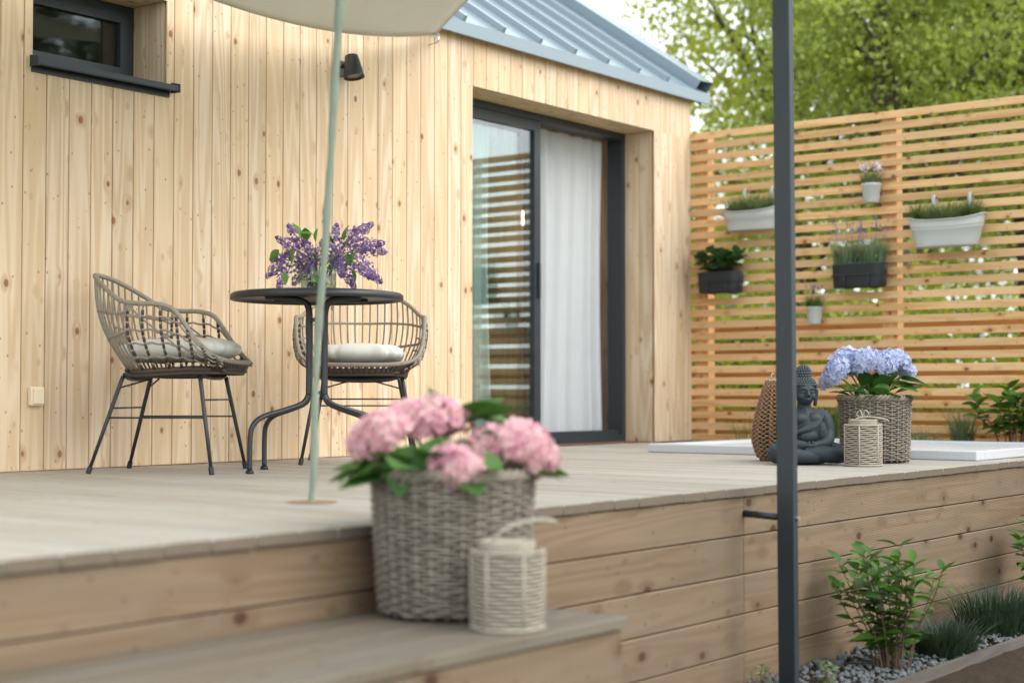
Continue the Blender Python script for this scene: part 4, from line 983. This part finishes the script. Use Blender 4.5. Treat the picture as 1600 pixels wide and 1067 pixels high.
# ---- planters on the fence
def stadium(rx, ry, n=40, e=.62):
    return [(rx * math.copysign(abs(math.cos(a)) ** e, math.cos(a)), ry * math.copysign(abs(math.sin(a)) ** .85, math.sin(a))) for a in np.linspace(0, 2 * math.pi, n + 1)[:-1]]
def loft(b, rings, cap0=True):
    n = len(rings[0]); b0 = len(b.v)
    for r_ in rings: b.v += [tuple(p) for p in r_]
    for i in range(len(rings) - 1):
        for k in range(n): k2 = (k + 1) % n; b.f.append((b0 + i * n + k, b0 + i * n + k2, b0 + (i + 1) * n + k2, b0 + (i + 1) * n + k))
    if cap0: b.f.append(tuple(b0 + k for k in range(n))[::-1])
def oval_planter(y, z, L, h, label):
    root = empty('oval_planter', (XF - .098, y, z), R(90), label, 'planter', 'white metal planters on the fence')
    b = MB(); rings = []
    for t in (0, .05, .3, .62, .65, .68, .72, .75, .78, .97, 1.0):
        k = .80 + .20 * t; bump_ = .003 if t in (.65, .75) else 0
        rings.append([(x * k + math.copysign(bump_, x), yy * (.82 + .18 * t) + math.copysign(bump_, yy), h * t + .03 * t * t * abs(2 * x / L) ** 3) for x, yy in stadium(L / 2, .085)])
    rings.append([(x * .97, yy * .95, h + .03 * abs(2 * x / L) ** 3) for x, yy in stadium(L / 2, .085)]); rings.append([(x * .93, yy * .9, h * .8) for x, yy in stadium(L / 2, .085)])
    loft(b, rings); b.build('bowl', M['white'], root, smooth=True)
    b = MB(); b.tube([(x, yy, h + .03 * abs(2 * x / L) ** 3) for x, yy in stadium(L / 2 + .002, .087)], .0055, 6, closed=True); b.build('rim', M['white'], root, smooth=True)
    b = MB(); loft(b, [[(x * .93, yy * .9, h * .86) for x, yy in stadium(L / 2, .085)]]); b.f = [f[::-1] for f in b.f]; b.build('soil', M['soil'], root)
    for x in (-L * .24, L * .24):
        path = catmull([(x, -.080, h * .55), (x, -.082, h + .02), (x, -.078, h + .13), (x, -.090, h + .178), (x, -.112, h + .182), (x, -.126, h + .16), (x, -.126, h + .12)], 5)
        b = MB()
        for dx in (-.013, .013): b.v += [(p[0] + dx, p[1], p[2]) for p in path]
        m = len(path); b.f = [(i, i + 1, m + i + 1, m + i) for i in range(m - 1)]
        o = b.build('hook', M['white'], root, smooth=True); m_ = o.modifiers.new('thick', 'SOLIDIFY'); m_.thickness = .003
    return root
def box_planter(y, z, L, h, label):
    root = empty('box_planter', (XF - .09, y, z), R(90), label, 'planter', 'black plastic planters on the fence')
    b = MB(); rings = []
    for t in (0, .04, .5, .96, 1): rings.append([(x * (.95 + .05 * t) * (.98 if t == 0 else 1), yy * (.9 + .1 * t), h * t) for x, yy in stadium(L / 2, .075, 40, .35)])
    rings.append([(x * .95, yy * .93, h) for x, yy in stadium(L / 2, .075, 40, .35)]); rings.append([(x * .93, yy * .9, h * .85) for x, yy in stadium(L / 2, .075, 40, .35)])
    loft(b, rings); b.build('box', M['planter_black'], root, smooth=True)
    b = MB(); loft(b, [[(x * .92, yy * .9, h * .88) for x, yy in stadium(L / 2, .075, 40, .35)]]); b.f = [f[::-1] for f in b.f]; b.build('soil', M['soil'], root)
    b = MB(); b.tube([(x * 1.02, yy * 1.03, h * .52) for x, yy in stadium(L / 2, .077, 40, .35)], .0035, 6, closed=True)
    for x in (-L * .26, L * .2): b.tube([(x, .08, h * .52), (x, .079, .0), (x, .06, -.006), (x, -.06, -.006), (x, -.082, h * .5), (x, -.084, h), (x, -.10, h + .01)], .0035, 6)
    b.build('wire_holder', M['black'], root, smooth=True)
    return root
def pot(y, z, r, h, label):
    root = empty('small_pot', (XF - .075, y, z), 0, label, 'pot', 'small white pots on the fence')
    b = MB(); b.lathe([(0, 0), (r * .72, 0), (r * .74, .004), (r * .97, h * .86), (r, h * .88), (r * 1.02, h), (r * .95, h), (r * .9, h * .84)], 28); b.build('body', M['white'], root, smooth=True)
    b = MB(); b.lathe([(0, h * .87), (r * .92, h * .86)], 20); b.build('soil', M['soil'], root)
    b = MB(); b.tube([(r * .9, 0, h * .7), (.066, 0, h * .9), (.074, 0, h + .01), (.096, 0, h + .012), (.098, 0, h - .015)], .003, 6); b.build('hook', M['white'], root)
    return root
oval_planter(5.245, 1.455, .44, .125, 'white oval metal planter hung left, partly behind the steel post')
oval_planter(3.855, 1.265, .50, .165, 'white oval metal planter hung at the right of the fence')
box_planter(5.50, 1.035, .335, .145, 'black planter box at lower left next to the house')
box_planter(4.455, 1.03, .375, .155, 'black planter box with wire holder near the fence middle')
pot(4.375, 1.585, .065, .125, 'small white pot hung high beside the middle fence post')
pot(4.79, .80, .055, .115, 'small white pot hung low beside the steel post')
tuft('trailing_herb', (XF - .098, 5.245, 1.565), 'fine grey green herb in the left white planter', 'herb', 'herb', 1500, .085, .06, .19, .005, 1.2, 21, sx=.8, sy=2.25, group='herbs planted on the fence')
tuft('trailing_herb', (XF - .098, 3.87, 1.41), 'fine herb filling the middle of the right white planter', 'herb', 'herb', 1400, .085, .06, .19, .005, 1.2, 22, sx=.8, sy=1.6, group='herbs planted on the fence')
tuft('grass_clump', (XF - .10, 4.06, 1.41), 'bright grass clump at the left end of the right white planter', 'grass', 'grass', 130, .035, .12, .22, .0045, 1.0, 23, upright=.3)
tuft('grass_clump', (XF - .10, 3.68, 1.41), 'bright grass clump at the right end of the right white planter', 'grass', 'grass', 150, .035, .12, .23, .0045, 1.0, 24, upright=.3)
lb_ = plain('lavender_flower', (.16, .12, .26), .8)
tuft('lavender_plant', (XF - .09, 4.545, 1.16), 'lavender plant at the left in the middle black planter', 'lavender', 'lavender', 480, .06, .13, .24, .0045, .6, 25, sx=.9, sy=1.5, extra=(lb_, 16, .22, .31), group='lavender plants on the fence')
tuft('lavender_plant', (XF - .09, 4.365, 1.16), 'lavender plant at the right in the middle black planter', 'lavender', 'lavender', 480, .06, .13, .25, .0045, .6, 26, sx=.9, sy=1.5, extra=(lb_, 16, .22, .32), group='lavender plants on the fence')
shrub('strawberry_plant', (XF - .09, 5.50, 1.15), 'dark leaved plant spilling from the lower left black planter', .19, .17, 22, 8, .085, .06, 'leaf_dark', 27, .2, 'plant', .002, sx=.5, sy=1.25)
tuft('flowering_herb', (XF - .075, 4.375, 1.69), 'herb with pale flowers in the high white pot', 'herb', 'herb', 420, .055, .05, .14, .0045, .8, 28, extra=None)
rg = random.Random(4)
for oy in (-.045, .05):
    b = MB()
    for i in range(34):
        petal_floret(b, (rg.uniform(-.035, .03), oy + rg.uniform(-.028, .028), .125 + rg.uniform(-.02, .028)), (rg.uniform(-1, .3), rg.uniform(-1, 1), rg.uniform(0, 1)), .013, rg.random(), .2, 5)
    b.build('flower_cluster', M['white_petal'], bpy.data.objects['flowering_herb'], kind='stuff')
tuft('green_herb', (XF - .075, 4.79, .90), 'green herb in the low white pot by the post', 'herb', 'grass', 260, .055, .04, .12, .006, 1.0, 29, extra=(lb_, 10, .09, .15))

# ================================================================== BACKGROUND
def tree(loc, label, rx, rz, cz, nclu, per, ls, mat, seed, trunk_r=.16, lean=(0, 0)):
    rng = np.random.default_rng(seed); rg = random.Random(seed)
    root = empty('garden_tree', loc, 0, label, 'tree', 'trees beyond the fence')
    b = MB(); H_ = cz + rz * .7
    tp = catmull([(0, 0, -.1), (lean[0] * .3 + .1, lean[1] * .3, H_ * .3), (lean[0] * .7 - .1, lean[1] * .7 + .1, H_ * .65), (lean[0], lean[1], H_)], 6)
    b.tube(tp, [trunk_r * (1.15 - .95 * i / len(tp)) for i in range(len(tp))], 9); b.build('trunk', M['bark'], root, smooth=True)
    br = MB(); C = []
    for i in range(nclu):
        d = rng.normal(size=3); d /= np.linalg.norm(d); rr = rng.random() ** .42
        p = np.array([d[0] * rx, d[1] * rx, d[2] * rz]) * rr * (1 + .18 * math.sin(d[0] * 5 + seed) * math.cos(d[2] * 4)) + np.array([lean[0] * .6, lean[1] * .6, cz]); C.append(p)
        if i % 8 == 0:
            q = tp[min(len(tp) - 1, max(2, int(len(tp) * max(.15, (p[2] - .55 * abs(p[0] - lean[0] * .6)) / H_ * .8))))]
            md = (np.array(q) + p) / 2 + rng.normal(size=3) * .2 + np.array([0, 0, .15])
            path = catmull([q, md, p], 4); br.tube(path, [trunk_r * .22 * (1.1 - k / len(path)) + .006 for k in range(len(path))], 5)
    br.build('branches', M['bark'], root, smooth=True)
    C = np.repeat(np.array(C), per, 0); n = len(C)
    cs = np.repeat(rng.uniform(.22, .5, nclu), per)[:, None]
    P = C + rng.normal(size=(n, 3)) * np.array([1, 1, .55]) * cs * .62
    Ad = rng.normal(size=(n, 3)); Ad[:, 2] -= .5; Ad /= np.linalg.norm(Ad, axis=1)[:, None]
    Bd = np.cross(Ad, rng.normal(size=(n, 3))); Bd /= np.linalg.norm(Bd, axis=1)[:, None]
    s_ = rng.uniform(.6, 1.25, (n, 1)) * ls
    me = quads_mesh('crown', P, Ad * s_ * .5, Bd * s_ * .36, mat); o = link('crown', me, root); o['kind'] = 'stuff'
    return root
tree((15.6, 7.95, ZG), 'sunlit yellow green maple next to the roof', 2.0, 3.2, 4.3, 230, 120, .07, M['leaf_tree'], 31)
tree((13.6, 5.95, ZG), 'green maple with dark trunk directly behind the steel post', 1.6, 2.4, 4.3, 170, 120, .066, M['leaf_tree2'], 32)
tree((15.6, 5.4, ZG), 'darker tree with spreading branches at the upper right', 2.2, 2.2, 4.9, 210, 120, .066, M['leaf_tree2'], 33, .2)
tree((21.2, 12.6, ZG), 'pale tree far behind, lowest beside the roof end', 2.2, 2.6, 3.2, 160, 90, .10, M['leaf_tree'], 34)
tree((22.6, 9.3, ZG), 'sunlit tree far behind the fence middle', 2.8, 4.0, 4.5, 210, 100, .105, M['leaf_tree'], 35)
tree((20.3, 6.4, ZG), 'sunlit tree far behind the right of the fence', 2.4, 3.6, 4.0, 190, 100, .10, M['leaf_tree2'], 36)
tree((13.4, -5.6, ZG), 'dense green tree seen only as a reflection in the small window', 2.6, 2.6, 4.3, 260, 120, .11, M['leaf_dark_tree'], 37)
def bush(loc, label, rx, rz, nl, ls, mat, seed):
    rng = np.random.default_rng(seed); root = empty('garden_bush', loc, 0, label, 'bush', 'bushes behind the fence')
    d = rng.normal(size=(nl, 3)); d /= np.linalg.norm(d, axis=1)[:, None]; r_ = rng.random((nl, 1)) ** .35
    P = d * r_ * np.array([rx, rx, rz]) * (1 + .2 * np.sin(d[:, :1] * 6 + seed)) + np.array([0, 0, rz * .9])
    Ad = rng.normal(size=(nl, 3)); Ad /= np.linalg.norm(Ad, axis=1)[:, None]; Bd = np.cross(Ad, rng.normal(size=(nl, 3))); Bd /= np.linalg.norm(Bd, axis=1)[:, None]
    s_ = rng.uniform(.6, 1.2, (nl, 1)) * ls
    o = link('foliage', quads_mesh('foliage', P, Ad * s_ * .5, Bd * s_ * .36, mat), root); o['kind'] = 'stuff'
    b = MB()
    for k in range(5): a = k * 1.3; b.tube([(0, 0, -.05), (.3 * rx * math.cos(a), .3 * rx * math.sin(a), rz * .6), (.6 * rx * math.cos(a), .6 * rx * math.sin(a), rz * 1.2)], [.03, .02, .008], 5)
    b.build('stems', M['bark'], root)
    return root
bush((12.9, 7.0, ZG), 'rounded green bush behind the fence near the house', .95, 1.15, 6000, .075, M['leaf_tree'], 51)
bush((12.6, 5.55, ZG), 'green bush behind the fence near its middle post', .85, 1.2, 6000, .075, M['leaf_tree'], 52)
bush((12.7, 4.2, ZG), 'yellow green bush behind the right part of the fence', .95, .95, 6000, .07, M['leaf_tree'], 53)
bush((15.5, 9.6, ZG), 'green bush farther back behind the left fence panel', 1.2, 1.3, 5000, .10, M['leaf_tree'], 54)
shed = empty('garden_shed', (14.6, 7.4, ZG), R(20), 'low dark garden shed glimpsed through the left fence panel', 'shed')
for i in range(14):
    b = MB(); b.box((-.9 + i * .13, -.6, 0), (-.9 + i * .13 + .122, -.58, 1.62)); b.build('wall_board', M['shed'], shed)
b = MB(); b.box((-.9, -.578, 0), (.92, .6, 1.6)); b.build('wall', M['shed'], shed)
b = MB(); b.prism([(-.75, 1.63), (.75, 1.9), (.75, 1.95), (-.75, 1.68)], 'x', -1.0, 1.0); b.build('roof', plain('shed_roof', (.2, .23, .25), .5), shed)
